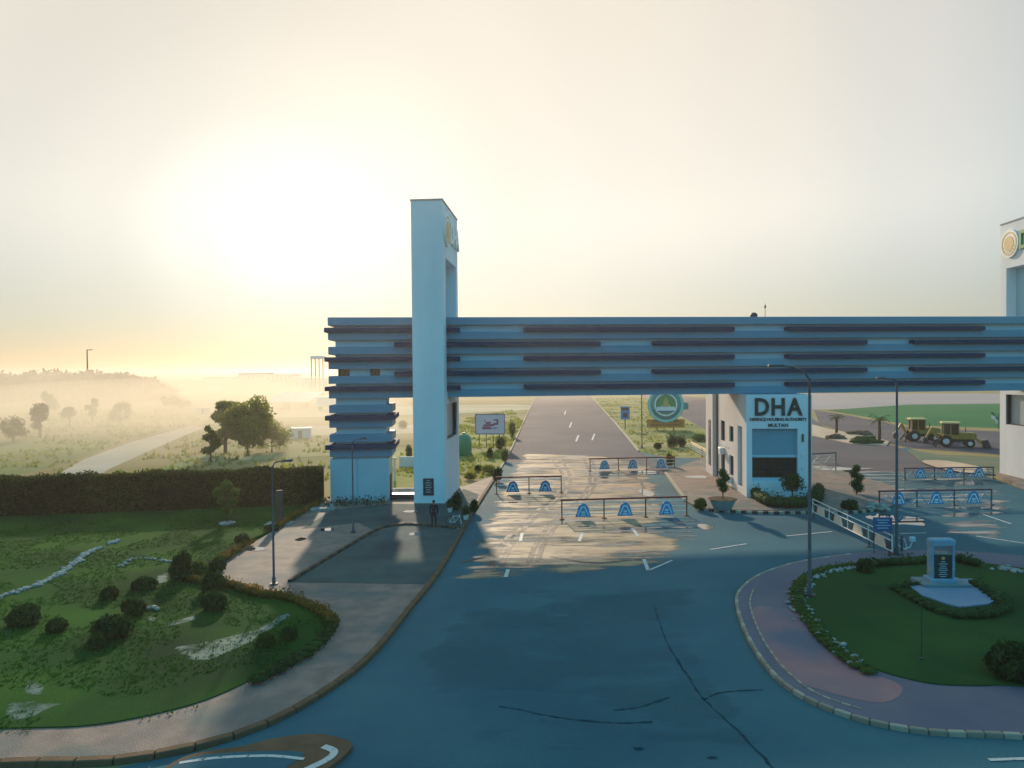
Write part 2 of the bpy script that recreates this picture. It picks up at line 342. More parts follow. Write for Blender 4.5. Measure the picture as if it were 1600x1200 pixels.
sheet('dirt_track', [(62, 757), (130, 718), (200, 692), (262, 675), (300, 665), (318, 668), (285, 682), (225, 708), (170, 733), (135, 757)], -.008, M['track'], label='pale dirt track running away across the field')
sheet('dirt_track', [(205, 752), (300, 712), (320, 716), (240, 752)], -.004, mat('green_strip', (.17, .22, .08), (.22, .25, .1), .1, .95, .1), label='narrow green strip beside the dirt track')
for k, (poly, c, lab) in enumerate([
    ([(330, 700), (420, 690), (520, 694), (650, 700), (650, 715), (500, 712), (320, 722)], (.30, .26, .12), 'tan field band left of the gate'),
    ([(400, 668), (650, 664), (660, 676), (400, 680)], (.42, .36, .24), 'pale bare field band behind the gate'),
    ([(0, 690), (120, 680), (180, 690), (80, 730), (-60, 745)], (.16, .18, .06), 'olive field at the far left'),
    ([(420, 640), (800, 632), (800, 642), (420, 652)], (.40, .34, .22), 'pale band of bare ground far behind the gate')]):
    sheet('field', poly, -.016 + k * .0005, mat('field_band', c, tuple(x * 1.25 for x in c), .08, .95, .1, .3, 3, stretch=(.3, 1, 1)), 4, label=lab)

# left pavement + lawn
KERB_L = [(-330, 1225), (0, 1197), (180, 1192), (330, 1164), (430, 1128), (520, 1075), (582, 1024), (640, 953), (690, 888), (738, 803), (775, 745), (800, 700), (818, 660), (836, 622)]
LAWN_EDGE = [(-330, 1160), (0, 1146), (150, 1140), (300, 1108), (400, 1065), (478, 1020), (520, 985), (524, 970), (505, 955), (460, 935), (400, 924), (356, 910), (343, 888), (372, 856), (430, 830), (470, 806), (503, 786)]
raised('pavement', KERB_L[:11] + [(724, 762), (622, 770), (503, 783)] + [(343, 886), (300, 960), (280, 1020), (0, 1080), (-330, 1100)], .13, M['pave'], label='grey pink pavement sweeping along the left of the road')
_le = smooth_path([Vector((x, y, 0)) for x, y in LAWN_EDGE], 5)
raised('lawn', [(p.x, p.y) for p in _le] + [(250, 800), (0, 806), (-500, 815), (-700, 1000)], .17, M['lawn'], label='dark lawn between the hedge and the pavement')
sheet('paving', [(452, 914), (590, 831), (640, 823), (722, 829), (738, 806), (748, 775), (724, 766), (705, 790), (603, 790), (520, 800), (470, 830), (560, 820), (585, 832)], .136, M['pave_shade'], label='paving round the pylon foot, pylon and leg shade in its dark colour')
sheet('paving', [(452, 914), (590, 832), (640, 824), (724, 830), (690, 886), (664, 917)], .140, M['pave_shade'], label='triangle of paving inside the kerb line, shade in its dark teal colour')
def kerb(label, path_px, mats, w=.16, h0=0., h1=.16, step=.9, z=0., until=None, gap=.02):
    root = empty('kerb', P(*path_px[len(path_px) // 2], z), 0, label, None, None, 'structure')
    pts = resample(smooth_path(PX(path_px, z), 8), step); o0 = root.location
    for i, (a, b) in enumerate(zip(pts, pts[1:])):
        d = (b - a); L0 = d.length - gap; mb = MB(); mb.bbox(0, L0, -w / 2, w / 2, h0, h1, .025)
        o = mb.build('kerb_stone', mats[i % len(mats)], root); o.location = a - o0; o.rotation_euler = (0, 0, math.atan2(d.y, d.x))
    return root
kerb('brown kerb curving along the left pavement and the boulevard', KERB_L[:-3], [M['kerb_dark']], .26, -.05, .17, 1.0)
kerb('thin pale kerb of the boulevard beyond the gate, left side', KERB_L[-4:], [M['kerb_pale']], .2, -.05, .16, 3)
kerb('thin pale kerb of the grassy median, beside the boulevard', [(926, 622), (960, 660), (1000, 708)], [M['kerb_pale']], .3, -.05, .15, 2.5)
kerb('dark stone kerb line crossing the paving by the left pylon', [(452, 914), (520, 872), (588, 832), (615, 825), (640, 823), (690, 827), (722, 830)], [M['kerb_black'], M['kerb_dark']], .2, .1, .27, .55)

# small traffic island nose at the bottom of the frame
raised('traffic_island', [(250, 1235), (285, 1190), (380, 1172), (430, 1160), (495, 1153), (545, 1164), (545, 1180), (500, 1215), (420, 1260)], .12, M['kerb_dark'], 5, label='brown rimmed traffic island nose at the bottom left')
sheet('traffic_island_top', [(270, 1215), (300, 1190), (400, 1181), (470, 1182), (462, 1196), (400, 1225)], .128, M['asphalt'], 4, label='blue grey inset of the traffic island nose')
mb = MB(); ribbon(mb, smooth_path(PX([(280, 1192), (340, 1184), (420, 1181), (475, 1186)], .13), 6), .12, .136)
ribbon(mb, smooth_path(PX([(505, 1166), (522, 1174), (512, 1186), (480, 1202), (450, 1216)], .13), 6), .22, .136)
tag(mb.build('road_marking', M['line']), 'curved white paint strokes on the traffic island nose', kind='structure')

# right island
ISL = [(1153, 948), (1156, 925), (1190, 899), (1250, 880), (1330, 868), (1420, 863), (1520, 866), (1620, 874), (1900, 900), (2400, 1020), (2400, 1250), (1900, 1190), (1700, 1158), (1560, 1150), (1450, 1145), (1350, 1127), (1262, 1094), (1208, 1055), (1172, 1000)]
raised('island_pavement', ISL, .14, M['pave_blue'], 6, label='blue grey paved rim of the right hand island')
sheet('island_pavement_band', [(1176, 955), (1245, 962), (1290, 1010), (1350, 1052), (1410, 1080), (1380, 1105), (1300, 1090), (1240, 1066), (1200, 1020)], .146, M['pave_pink'], 4, label='pinkish worn band of the island pavement')
ILAWN = [(1250, 945), (1247, 918), (1275, 897), (1340, 884), (1420, 879), (1510, 882), (1600, 893), (1900, 930), (2300, 1020), (2300, 1120), (1900, 1105), (1600, 1080), (1520, 1079), (1440, 1073), (1350, 1045), (1292, 1000)]
raised('island_lawn', ILAWN, .19, M['lawn2'], 6, label='clipped dark green lawn of the right hand island')
kerb('worn pale and brown kerb round the left side of the island', [(1330, 869), (1250, 881), (1190, 900), (1157, 925), (1152, 950), (1170, 1000), (1208, 1056), (1262, 1096), (1350, 1129), (1450, 1147), (1560, 1152), (1700, 1160)], [M['kerb_pale'], M['kerb_mid'], M['kerb_mid']], .15, -.05, .155, .5)
kerb('inner dark strip of edging stones on the island', [(1178, 925), (1172, 950), (1190, 1000), (1225, 1050), (1275, 1090), (1350, 1117)], [M['kerb_mid'], M['kerb_pale']], .08, .13, .18, .3)

# gatehouse island
GH = [(1046, 735), (1040, 742), (1072, 785), (1090, 795), (1140, 799), (1280, 801), (1340, 800), (1392, 793), (1420, 780), (1395, 762), (1330, 742), (1270, 722), (1180, 715), (1105, 716)]
raised('gatehouse_pavement', GH, .14, M['pave'], 0, label='brownish paved island round the gatehouse')
sheet('gatehouse_pavement_brown', [(1062, 733), (1108, 729), (1140, 760), (1110, 762), (1078, 764)], .146, mat('pave_brown', (.20, .15, .13), (.26, .19, .16), .6, .8, .2, .3, 20), label='reddish brown paving left of the gatehouse')  # plain reddish brown sheet laid on the island paving
kerb('black and white painted kerb in front of the gatehouse', [(1092, 797), (1140, 801), (1200, 803), (1280, 803), (1340, 802), (1392, 795)], [M['kerb_black'], M['kerb_pale']], .22, -.05, .2, .38)
kerb('pale painted kerb along the exit lane left of the gatehouse', [(1040, 740), (1056, 762), (1073, 786)], [M['kerb_pale']], .3, -.05, .2, 1)
raised('verge', [(1418, 704), (1470, 712), (1560, 716), (1700, 722), (1700, 765), (1560, 744), (1500, 738), (1440, 722)], .14, mat('verge_right', (.10, .15, .09), (.17, .17, .12), .3, .95, .1, .4, 8), label='dull grassy verge left of the right pylon')
sheet('sand_patch', [(1440, 722), (1480, 722), (1540, 734), (1520, 741), (1470, 734)], .148, M['sand'], 3, label='pinkish sand edge of the right verge')
raised('median', [(1262, 662), (1300, 672), (1350, 682), (1390, 690), (1385, 697), (1330, 694), (1262, 680)], .1, M['sand'], 0, label='sandy palm median beyond the gatehouse')
raised('pylon_pavement', [(1556, 744), (1600, 765), (1900, 850), (1900, 760), (1700, 730), (1570, 730)], .15, M['pave'], 0, label='paving at the foot of the right pylon')

# dust, marks, puddles
faded('asphalt_wear', [(640, 975), (700, 905), (1140, 900), (1150, 1000), (1230, 1120), (1600, 1190), (1600, 1230), (500, 1230), (560, 1100)], .004, M['asphalt_worn'], 'paler worn areas of the foreground asphalt', 2, .6)
faded('oil_stains', [(640, 975), (700, 905), (1140, 900), (1150, 1000), (1230, 1120), (1600, 1190), (1600, 1230), (500, 1230), (560, 1100)], .0055, M['asphalt_dark'], 'dark oil and damp stains on the foreground asphalt', 2, .6)
faded('mud_glare', [(806, 706), (770, 750), (748, 790), (705, 862), (682, 915), (780, 912), (900, 908), (1000, 896), (1105, 880), (1100, 846), (1040, 826), (1075, 806), (1046, 760), (1034, 726), (960, 712), (870, 708)], .008, M['mud'], 'pale mud and sand over the lanes under the gate, road glare painted in', 2.0, .4)
mb = MB()
for off in (0, 14, 52, 64):
    ribbon(mb, smooth_path(PX([(860 + off, 716), (880 + off * .8, 745), (868 + off * .8, 775), (820 + off * .9, 812), (786 + off, 850), (768 + off * 1.1, 885)]), 8), .36, .012)
for a in ([(740, 850), (770, 842), (800, 855)], [(860, 870), (930, 880), (1010, 872)], [(905, 735), (990, 745), (1015, 790)], [(720, 880), (800, 862), (840, 868)]):
    ribbon(mb, smooth_path(PX(a), 8), .3, .016)
tag(mb.build('tyre_marks', M['tyre_mark']), 'curving dark tyre tracks through the pale mud', kind='structure')
mb = MB()
for a, b, w in [((1110, 859), (1167, 850), .14), ((1228, 838), (1300, 831), .14), ((1536, 804), (1580, 819), .16), ((1525, 838), (1640, 855), .16), ((1405, 834), (1447, 833), .12), ((790, 902), (794, 890), .2),
                ((1006, 874), (1013, 892), .2), ((1013, 892), (1050, 876), .14), ((988, 826), (997, 838), .2), ((905, 846), (910, 834), .2), ((813, 846), (816, 833), .2), ((1545, 1188), (1700, 1183), .12),
                ((890, 668), (893, 660), .25), ((900, 690), (904, 680), .25), ((925, 688), (929, 678), .25), ((882, 648), (884, 642), .25)]:
    ribbon(mb, [P(*a), P(*b)], w, .020)
tag(mb.build('road_marking', M['line']), 'worn white lane dashes and strokes on the asphalt', kind='structure')
mb = MB()
for a in ([(1022, 945), (1040, 1000), (1070, 1050), (1100, 1092), (1150, 1140), (1210, 1202)], [(1100, 1094), (1130, 1082), (1192, 1078)], [(810, 1108), (870, 1121), (960, 1130), (1020, 1128)], [(960, 1110), (1000, 1105), (1045, 1090)], [(780, 1104), (812, 1109)]):
    base = smooth_path(PX(a), 10); ws = [random.uniform(.03, .13) for _ in base]
    for p in base: p.x += random.uniform(-.03, .03)
    ribbon(mb, base, lambda t, ws=ws: ws[int(t * (len(ws) - 1))], .006)
for x, y in ((997, 1170), (1112, 1184)):
    c = P(x, y); mb.sheet([(c.x + math.cos(a) * random.uniform(.08, .2), c.y + math.sin(a) * random.uniform(.06, .12)) for a in [i * .7 for i in range(9)]], .006)
tag(mb.build('tar_cracks', M['crack']), 'dark sealed cracks wandering over the foreground asphalt', kind='structure')
M['wet'] = patchy('wet_film', (.02, .03, .035), (.035, .04, .04), .5, (.35, 1.8, 1), .50, .60, .13, .8, .06, ior=1.45, edge=.3)
faded('wet_film', [(800, 712), (765, 765), (705, 870), (690, 912), (900, 905), (1080, 880), (1130, 850), (1110, 826), (1068, 800), (1040, 755), (1030, 728), (900, 706)], .014, M['wet'], 'thin streaky wet film on the lanes under the gate', 1.5, .5)
faded('wet_film', [(1270, 740), (1300, 725), (1420, 735), (1540, 748), (1600, 775), (1600, 850), (1450, 845), (1440, 800), (1400, 780)], .014, M['wet'], 'thin streaky wet film on the right hand lanes', 1.5, .5)
def puddle(px, py, w, h, label, z=.01):
    a = P(px - w / 2, py, z); b = P(px + w / 2, py, z); c = P(px, py - h / 2, z); d = P(px, py + h / 2, z); m = P(px, py, z); rx = (b - a).length / 2; ry = (c - d).length / 2
    pts = []
    for i in range(22):
        t = i / 22 * 2 * math.pi; k = 1 + .28 * noise.noise(Vector((math.cos(t) * 1.5 + px, math.sin(t) * 1.5, py))) + .1 * random.uniform(-1, 1)
        pts.append((m.x + math.cos(t) * rx * k, m.y + math.sin(t) * ry * k))
    mb = MB(); mb.sheet(pts, z); tag(recenter(mb.build('puddle', M['puddle'])), label, None, None, 'structure')
for q in [(1102, 823, 22, 9, 'small bright puddle in front of the gatehouse'), (1400, 812, 78, 16, 'long bright puddle beside the blue notice board'), (402, 858, 30, 5, 'puddle on the pavement beside the near lamp post', .15), (512, 827, 22, 5, 'puddle on the pavement between the two lamp posts', .15), (470, 842, 14, 5, 'tiny puddle right of the near lamp post', .15),
          (640, 799, 22, 4, 'thin puddle in front of the left pylon', .15), (648, 834, 18, 5, 'puddle on the teal paving triangle', .15), (1008, 738, 46, 5, 'puddle in the exit lane by the far barrier', .02), (1010, 770, 20, 12, 'puddle in the exit lane between the barriers', .02),
          (1090, 745, 44, 4, 'pale wet streak left of the gatehouse wall', .155), (1300, 732, 60, 6, 'wet streak right of the gatehouse', .15), (1210, 801, 26, 3, 'wet streak along the gatehouse kerb', .01)]:
    puddle(*q)

# ------------------------------------------------------------------ the gate
AX = RAD(-4.5)                                  # heading of the boulevard
def text(s, size, depth, m, parent, name, loc, rot, bold=.0, spacing=1.0, align='CENTER'):
    cu = bpy.data.curves.new('tmp', 'FONT'); cu.body = s; cu.size = size; cu.extrude = depth; cu.offset = bold; cu.align_x = align; cu.align_y = 'CENTER'; cu.space_character = spacing; cu.resolution_u = 3
    o = bpy.data.objects.new('tmp', cu); COL.objects.link(o); dg = bpy.context.evaluated_depsgraph_get(); me = bpy.data.meshes.new_from_object(o.evaluated_get(dg))
    bpy.data.objects.remove(o); me.name = name; me.materials.clear(); me.materials.append(m)
    r = bpy.data.objects.new(name, me); COL.objects.link(r); r.parent = parent; r.location = loc; r.rotation_euler = rot; return r
def disc(mb, c, r, t, n=40, r0=0.0, axis='x'):
    """disc or ring; the face normal is -x ('x') or -y ('y')"""
    def pt(rr, a, k): 
        u, v = math.cos(a) * rr, math.sin(a) * rr
        return (c[0] - k, c[1] + u, c[2] + v) if axis == 'x' else (c[0] + u, c[1] - k, c[2] + v)
    vs = []; fs = []
    for i in range(n):
        a = 2 * math.pi * i / n; vs += [pt(r, a, 0), pt(r, a, t), pt(r0, a, t), pt(r0, a, 0)]
    for i in range(n):
        j = (i + 1) % n; 
        for q in range(4): fs.append((4 * i + q, 4 * j + q, 4 * j + (q + 1) % 4, 4 * i + (q + 1) % 4))
    return mb.add(vs, fs)

ZT, ZB, PIT, PH = 14.95, 8.45, 1.172, .63       # beam top, bottom, course pitch, panel height
A0 = P(517, 786); A0.z = 0
d1 = ray(1590, 494.5); k1 = (ZT - CAMH) / d1.z; B1 = Vector((d1.x * k1, d1.y * k1, 0)); B1.y = 61.0; B1.x = PD(1590, 600, 61.0).x
E = (B1 - A0).normalized(); BROT = math.atan2(E.y, E.x)
def bx_at(px):                                  # distance along the beam front under a pixel column
    d = ray(px, 560); # A0 + E s = d t
    det = E.x * (-d.y) + d.x * E.y
    return (A0.x * d.y - A0.y * d.x) / (-(E.x * d.y - E.y * d.x)) if True else det
BL = bx_at(1590) + 22
beam = empty('gate_beam', A0, BROT, 'long blue grey gate beam of stacked horizontal panels and its stepped left leg', 'gate')
D = 3.2
def rows_gap(i): return ZT - PIT * i - PH, ZT - PIT * (i + 1)     # z top, z bottom of recess i
# core: solid but for the window openings in recess 3
zt3, zb3 = rows_gap(3)
w1, w2 = (bx_at(527), bx_at(546)), (bx_at(578), bx_at(594))
mb = MB(); mb.box(.52, BL, 0, D, zt3 - .0, ZT - .02); mb.box(.52, BL, 0, D, ZB + .02, zb3)
for a, b in ((w1[1], w2[0]), (w2[1], BL)): mb.box(a, b, .003, D - .003, zb3, zt3)
mb.build('beam_core', M['core'], beam)
seam = lambda k: [bx_at(700) + 0, BL]
for k in range(6):
    z1 = ZT - PIT * k
    mb = MB(); mb.bbox(0 + .004 * k, BL + .3, -.45, D + .45, z1 - PH, z1, .05); mb.build('beam_panel', M['panel'], beam)
for a, b in (w1, w2):
    mb = MB(); mb.box(a + .03, b - .03, .30, .34, zb3, zt3); w = mb.build('window', M['glass'], beam)
    mb = MB()
    for x in (a + .04, (a * 2 + b) / 3, (a + 2 * b) / 3, b - .04): mb.box(x - .03, x + .03, .24, .30, zb3, zt3)
    mb.build('window_frame', mat('frame_ochre', (.30, .22, .05)), w)
segs = {0: [(512, 719), (818, 1143), (1225, 1530), (1640, 1900)], 1: [(617, 936), (1018, 1348), (1420, 1760)]}
for i in range(5):
    zt, zb = rows_gap(i)
    for a, b in segs[i % 2]:
        xa = -.25 if a == 512 else bx_at(a); xb = bx_at(b) if b < 1700 else BL
        mb = MB(); mb.bbox(xa, xb, -.78, .3 if a != 512 else D + .7, zb - .03, zb + .33, .06); mb.build('fin', M['fin'], beam)
# stepped left leg
LW = (bx_at(610) - 0)
sw, dd = LW + .1, D
mb = MB(); mb.box(.5, sw - .5, .02, dd - .02, 2.2, ZB + .05); mb.build('leg_core', M['core'], beam)
for k in range(6, 10):
    z1 = ZT - PIT * k
    mb = MB(); mb.bbox(.02, sw, -.42, dd + .42, z1 - PH, z1, .05); mb.build('leg_panel', M['panel'], beam)
for k in (7, 9):
    z1 = ZT - PIT * k
    mb = MB(); mb.bbox(-.27, sw + .27, -.75, dd + .75, z1 - .03, z1 + .36, .06); mb.build('fin', M['fin'], beam)
for x in ((.03, sw / 2 - .35), (sw / 2 - .33, sw - .3)):
    mb = MB(); mb.bbox(x[0], x[1], -.3, dd, 0, ZT - PIT * 10 + .35, .02); mb.build('leg_base', M['recess'], beam)
mb = MB(); mb.box(sw - .3, sw - .22, .5, 1.7, .1, 2.1); mb.build('service_door', M['dark'], beam)
# roof furniture on the beam (things of their own)
def on_beam(px, back=1.0):
    s = bx_at(px); return A0 + E * s + Vector((-E.y, E.x, 0)) * back
c = on_beam(1186); mb = MB(); mb.blob((0, 0, .2), (.32, .32, .3), .05, 2, 1); mb.tube([(0, 0, 0), (0, 0, .15)], .28, 12)
o = mb.build('floodlight_dome', M['dark']); o.location = c + Vector((0, 0, ZT)); tag(o, 'small dark dome standing on top of the long beam', 'dome')
c = on_beam(1204); mb = MB(); mb.tube([(0, 0, 0), (0, 0, 1.25)], .022, 6); mb.blob((0, 0, .98), (.09, .09, .17), .1, 1, 3); mb.tube([(0, 0, 0), (0, 0, .06)], .1, 8)
o = mb.build('antenna_mast', M['dark']); o.location = c + Vector((0, 0, ZT)); tag(o, 'thin mast with a knob rising from the beam roof', 'antenna')

PW, PDP, PZ = 2.5, 7.4, 24.1
def pylon(name, base, side, label, height):
    r = empty(name, base, AX, label, 'pylon')
    s = side                                   # +1: sign face on local +x, -1: sign face on local -x (body mirrored)
    def bx(mb, x0, x1, *a):
        if s < 0: x0, x1 = PW - x1, PW - x0
        return mb.box(x0, x1, *a)
    X0, X1 = PW - .9, PW
    mb = MB(); bx(mb, 0, X0, 0, PDP, 0, height); mb.build('shaft', M['white'], r)
    mb = MB(); bx(mb, X0, X1, 0, 1.25, 0, height - .003); mb.build('front_post', M['white'], r)
    mb = MB(); bx(mb, X0, X1, PDP - .9, PDP, 0, height - .003); mb.build('back_post', M['white'], r)
    mb = MB(); bx(mb, X0, X1 - .003, 1.25, PDP - .9, height - 4.3, height - .003); mb.build('header', M['white'], r)
    mb = MB(); bx(mb, X0, X1 - .003, 1.25, PDP - .9, 0, 5.0); mb.build('lower_wall', M['white'], r); mb = MB(); bx(mb, X0, X1 - .003, 1.25, PDP - .9, 7.9, 8.9); mb.build('window_lintel', M['white'], r)
    mb = MB(); bx(mb, X0, X0 + .02, 1.3, PDP - .95, 15.2, height - 4.35); mb.build('recess_panel', M['recess'], r)
    mb = MB(); bx(mb, X1 - .40, X1 - .12, PDP - 1.05, PDP - .901, 5.0, 7.899); bx(mb, X1 - .40, X1 - .12, 1.251, PDP - 1.05, 5.001, 5.1); bx(mb, X1 - .40, X1 - .12, 1.251, 1.33, 5.1, 7.899); mb.build('window_frame', M['dark'], r)
    mb = MB(); bx(mb, X1 - .42, X1 - .38, 1.33, PDP - 1.05, 5.1, 7.899); mb.build('window', mat('pale_glass', (.40, .45, .46), (.34, .40, .42), 1, .35, .5), r)
    mb = MB(); bx(mb, -.05, PW + .05, -.05, PDP + .05, height, height + .12); mb.build('coping', mat('coping_grey', (.35, .34, .33), (.3, .29, .28), 2), r)
    # emblem disc and letters on the sign face
    xf = PW if s > 0 else 0.0; cy = 1.6 if s > 0 else PDP - 1.55; cz = height - 2.05
    def dsk(name, r0, r1, t0, t1, m, par):
        mb = MB(); disc(mb, (0, 0, 0), r1, t1 - t0, 36, r0)
        if s > 0: mb.v = [(-x, y, z) for x, y, z in mb.v]
        o = mb.build(name, m, par); o.location = (xf + s * t0 - (r_off[0] if par is not r else 0), cy - (r_off[1] if par is not r else 0), cz - (r_off[2] if par is not r else 0)); return o
    r_off = (0, 0, 0)
    e = dsk('emblem', 0, 1.32, 0, .18, M['signwhite'], r); r_off = tuple(e.location)
    dsk('emblem_ring', .98, 1.12, .18, .20, M['gold'], e); dsk('emblem_centre', 0, .72, .18, .20, M['gold'], e)
    mb = MB()
    for i in range(7): 
        a = RAD(200 + i * 23.3); y = math.cos(a) * .86; z = math.sin(a) * .86; mb.box(-.01, .01, y - .06, y + .06, z - .05, z + .05)
    o = tag(mb.build('emblem_writing', M['gold'], e), kind='stuff'); o.location = (s * .19, 0, 0)
    rot = (RAD(90), 0, RAD(90) if s > 0 else RAD(-90))
    for i, ch in enumerate('DHA'):
        y = (3.75 + i * 1.4) if s > 0 else PDP - 3.75 - i * 1.4
        text(ch, 2.35, .09, M['green'] if s < 0 else M['signwhite'], r, 'letter', (xf + s * .1, y, cz), rot, .05)
    return r
base_l = P(647, 788.5)
pyl = pylon('gate_pylon', base_l, 1, 'tall white pylon standing left of the road, with a dark plaque near its foot', PZ - .1)
mb = MB(); mb.bbox(.75, 1.6, -.07, 0, .75, 2.1, .02); pq = mb.build('plaque', M['granite'], pyl)
mb = MB()
for i, w in enumerate((.3, .5, .42, .5, .34, .46)): mb.box(1.175 - w / 2, 1.175 + w / 2, -.078, -.068, 1.9 - i * .18, 1.95 - i * .18)
mb.build('plaque_writing', M['recess'], pq)
bk = P(1562, 741.5)
base_r = bk - Matrix.Rotation(AX, 3, 'Z') @ Vector((0, PDP, 0))
pylon('gate_pylon', base_r, -1, 'tall white pylon at the right edge of the view, sand lit on its inner side', 24.3)

# ------------------------------------------------------------------ gatehouse
gh0 = P(1166.5, 776.5, .14)
gr = P(1264, 769, .14); GW = 5.15; GDP = 14.6; GHH = 8.3
g = empty('gatehouse', gh0, AX, 'two storey white gatehouse under the beam with large green DHA letters', 'gatehouse')
def wall_with_holes(mb, L0, H, holes, t, plane):
    """wall panel of size L0 x H with rectangular holes; plane 'x' : along y at x 0..t ; 'y': along x at y 0..t"""
    xs = sorted({0, L0, *[h[0] for h in holes], *[h[1] for h in holes]}); zs = sorted({0, H, *[h[2] for h in holes], *[h[3] for h in holes]})
    for a, b in zip(xs, xs[1:]):
        for c, d in zip(zs, zs[1:]):
            mx, mz = (a + b) / 2, (c + d) / 2
            if any(h[0] < mx < h[1] and h[2] < mz < h[3] for h in holes): continue
            if plane == 'x': mb.box(0, t, a, b, c, d)
            else: mb.box(a, b, 0, t, c, d)
HT = GHH - .05
fh = [(.45, 4.05, 1.25, 5.55)]
mb = MB(); wall_with_holes(mb, GW, GHH, fh, .35, 'y'); mb.build('front_wall', M['white'], g)
mb = MB(); mb.box(.45, 4.05, .30, .36, 3.35, 5.55); mb.build('recess_panel', M['recess_dark'], g)
mb = MB(); mb.box(.45, 4.05, .25, .33, 1.25, 1.55); mb.box(.45, 4.05, .25, .33, 3.2, 3.4); mb.build('window_sill', M['core'], g)
mb = MB(); mb.box(.5, 4.0, .31, .34, 1.55, 3.2); wf = mb.build('window', M['glass'], g)
mb = MB()
for x in (.5, 1.38, 2.25, 3.13, 3.97): mb.box(x - .025, x + .025, .25, .31, 1.55, 3.2)
for z in (1.58, 2.0, 3.17): mb.box(.5, 4.0, .255, .305, z - .025, z + .025)
mb.build('window_frame', M['dark'], wf)
# side wall: (y0,y1,z0,z1)
sh = [(1.0, 2.55, .55, 5.6), (4.0, 5.55, 3.95, 5.35), (4.0, 5.55, .95, 2.75), (7.3, 9.0, 3.7, 5.6), (7.3, 9.0, .75, 2.6)]
mb = MB(); wall_with_holes(mb, 11.0, GHH - .003, sh, .3, 'x'); o = mb.build('side_wall', M['plaster'], g); 
for v in o.data.vertices: v.co.y += .36
mb = MB(); mb.box(-.35, 1.2, 11.36, GDP, 0, GHH - .2); o = mb.build('rear_wing', M['plaster'], g)
mb = MB(); mb.box(-.39, -.35, 12.2, 13.2, .9, 5.4); mb.build('rear_window', M['glass'], g)
mb = MB(); mb.box(.26, .3, 1.4, 2.85, .6, 5.9); mb.box(.1, .2, 1.36, 2.91, .5, .55); mb.build('recess_panel', M['recess'], g)
for h in sh[1:]:
    mb = MB(); mb.box(.20, .24, h[0] + .36, h[1] + .36, h[2], h[3]); w = mb.build('window', M['glass'], g)
    mb = MB()
    for y in (h[0] + .40, (h[0] + h[1]) / 2 + .36, h[1] + .32): mb.box(.13, .20, y - .04, y + .04, h[2], h[3])
    mb.box(.13, .20, h[0] + .36, h[1] + .36, h[2], h[2] + .07); mb.build('window_frame', M['pole'], w)
for yy in ((7.6, 3.2), (4.7, 1.0)):
    mb = MB(); mb.bbox(-.45, -.02, yy[0], yy[0] + .9, yy[1] - .65, yy[1] - .05, .04); mb.build('air_conditioner', M['signwhite'], g)
mb = MB(); mb.box(GW - .3, GW, .36, GDP - .002, 0, GHH - .006); mb.box(.31, GW - .31, GDP - .4, GDP - .004, 0, GHH - .008); mb.build('back_wall', M['plaster'], g)
mb = MB(); mb.box(.05, GW - .05, .36, GDP - .05, GHH - .35, GHH - .02); mb.build('roof', M['core'], g)
mb = MB(); mb.box(.31, GW - .31, .37, GDP - .45, 3.3, 3.5); mb.build('floor_slab', M['core'], g)
mb = MB(); mb.box(-.03, 0, 5.9, 9.9, 3.28, 3.36); mb.build('string_course', M['core'], g)
mb = MB(); mb.tube([(-.08, 10.6, .1), (-.08, 10.6, GHH - .1)], .07, 8); mb.build('rain_pipe', M['brown'], g)
for i, ch in enumerate('DHA'): text(ch, 1.95, .05, M['letter'], g, 'letter', (1.2 + i * 1.3, -.06, 7.25), (RAD(90), 0, 0), .05).scale = (.84, 1, 1)
text('DEFENCE HOUSING AUTHORITY', .335, .02, M['letter'], g, 'lettering', (2.5, -.03, 6.3), (RAD(90), 0, 0), .008, .88)
text('MULTAN', .40, .02, M['letter'], g, 'lettering', (2.5, -.03, 5.82), (RAD(90), 0, 0), .008)
for z in (4.6, 3.4, 2.4):
    mb = MB(); mb.bbox(4.35, 4.5, -.09, 0, z - .12, z + .12 + (.4 if z > 4 else 0), .02); mb.build('wall_fitting', M['dark'] if z > 4 else M['signwhite'], g)

# ------------------------------------------------------------------ plants
def leaves(mb, c, r, n, size, seed=0, shell=.55, zmin=None):
    rnd = random.Random(seed); rv = Vector(r) if not isinstance(r, (int, float)) else Vector((r, r, r))
    for _ in range(n):
        d = Vector((rnd.gauss(0, 1), rnd.gauss(0, 1), rnd.gauss(0, 1))).normalized(); k = shell + (1.12 - shell) * rnd.random() ** .8 + .28 * noise.noise(d * 2.3 + Vector((seed, 0, 0)))
        p = Vector(c) + Vector((d.x * rv.x, d.y * rv.y, d.z * rv.z)) * k
        if zmin is not None and p.z < zmin: continue
        s = size * rnd.uniform(.6, 1.35); q = Euler((rnd.uniform(0, 6.28), rnd.uniform(0, 6.28), rnd.uniform(0, 6.28))).to_quaternion()
        a, b = q @ Vector((s, 0, 0)), q @ Vector((0, s * .55, 0))
        mb.add([p - a, p - b, p + a, p + b], [(0, 1, 2, 3)])
    return mb
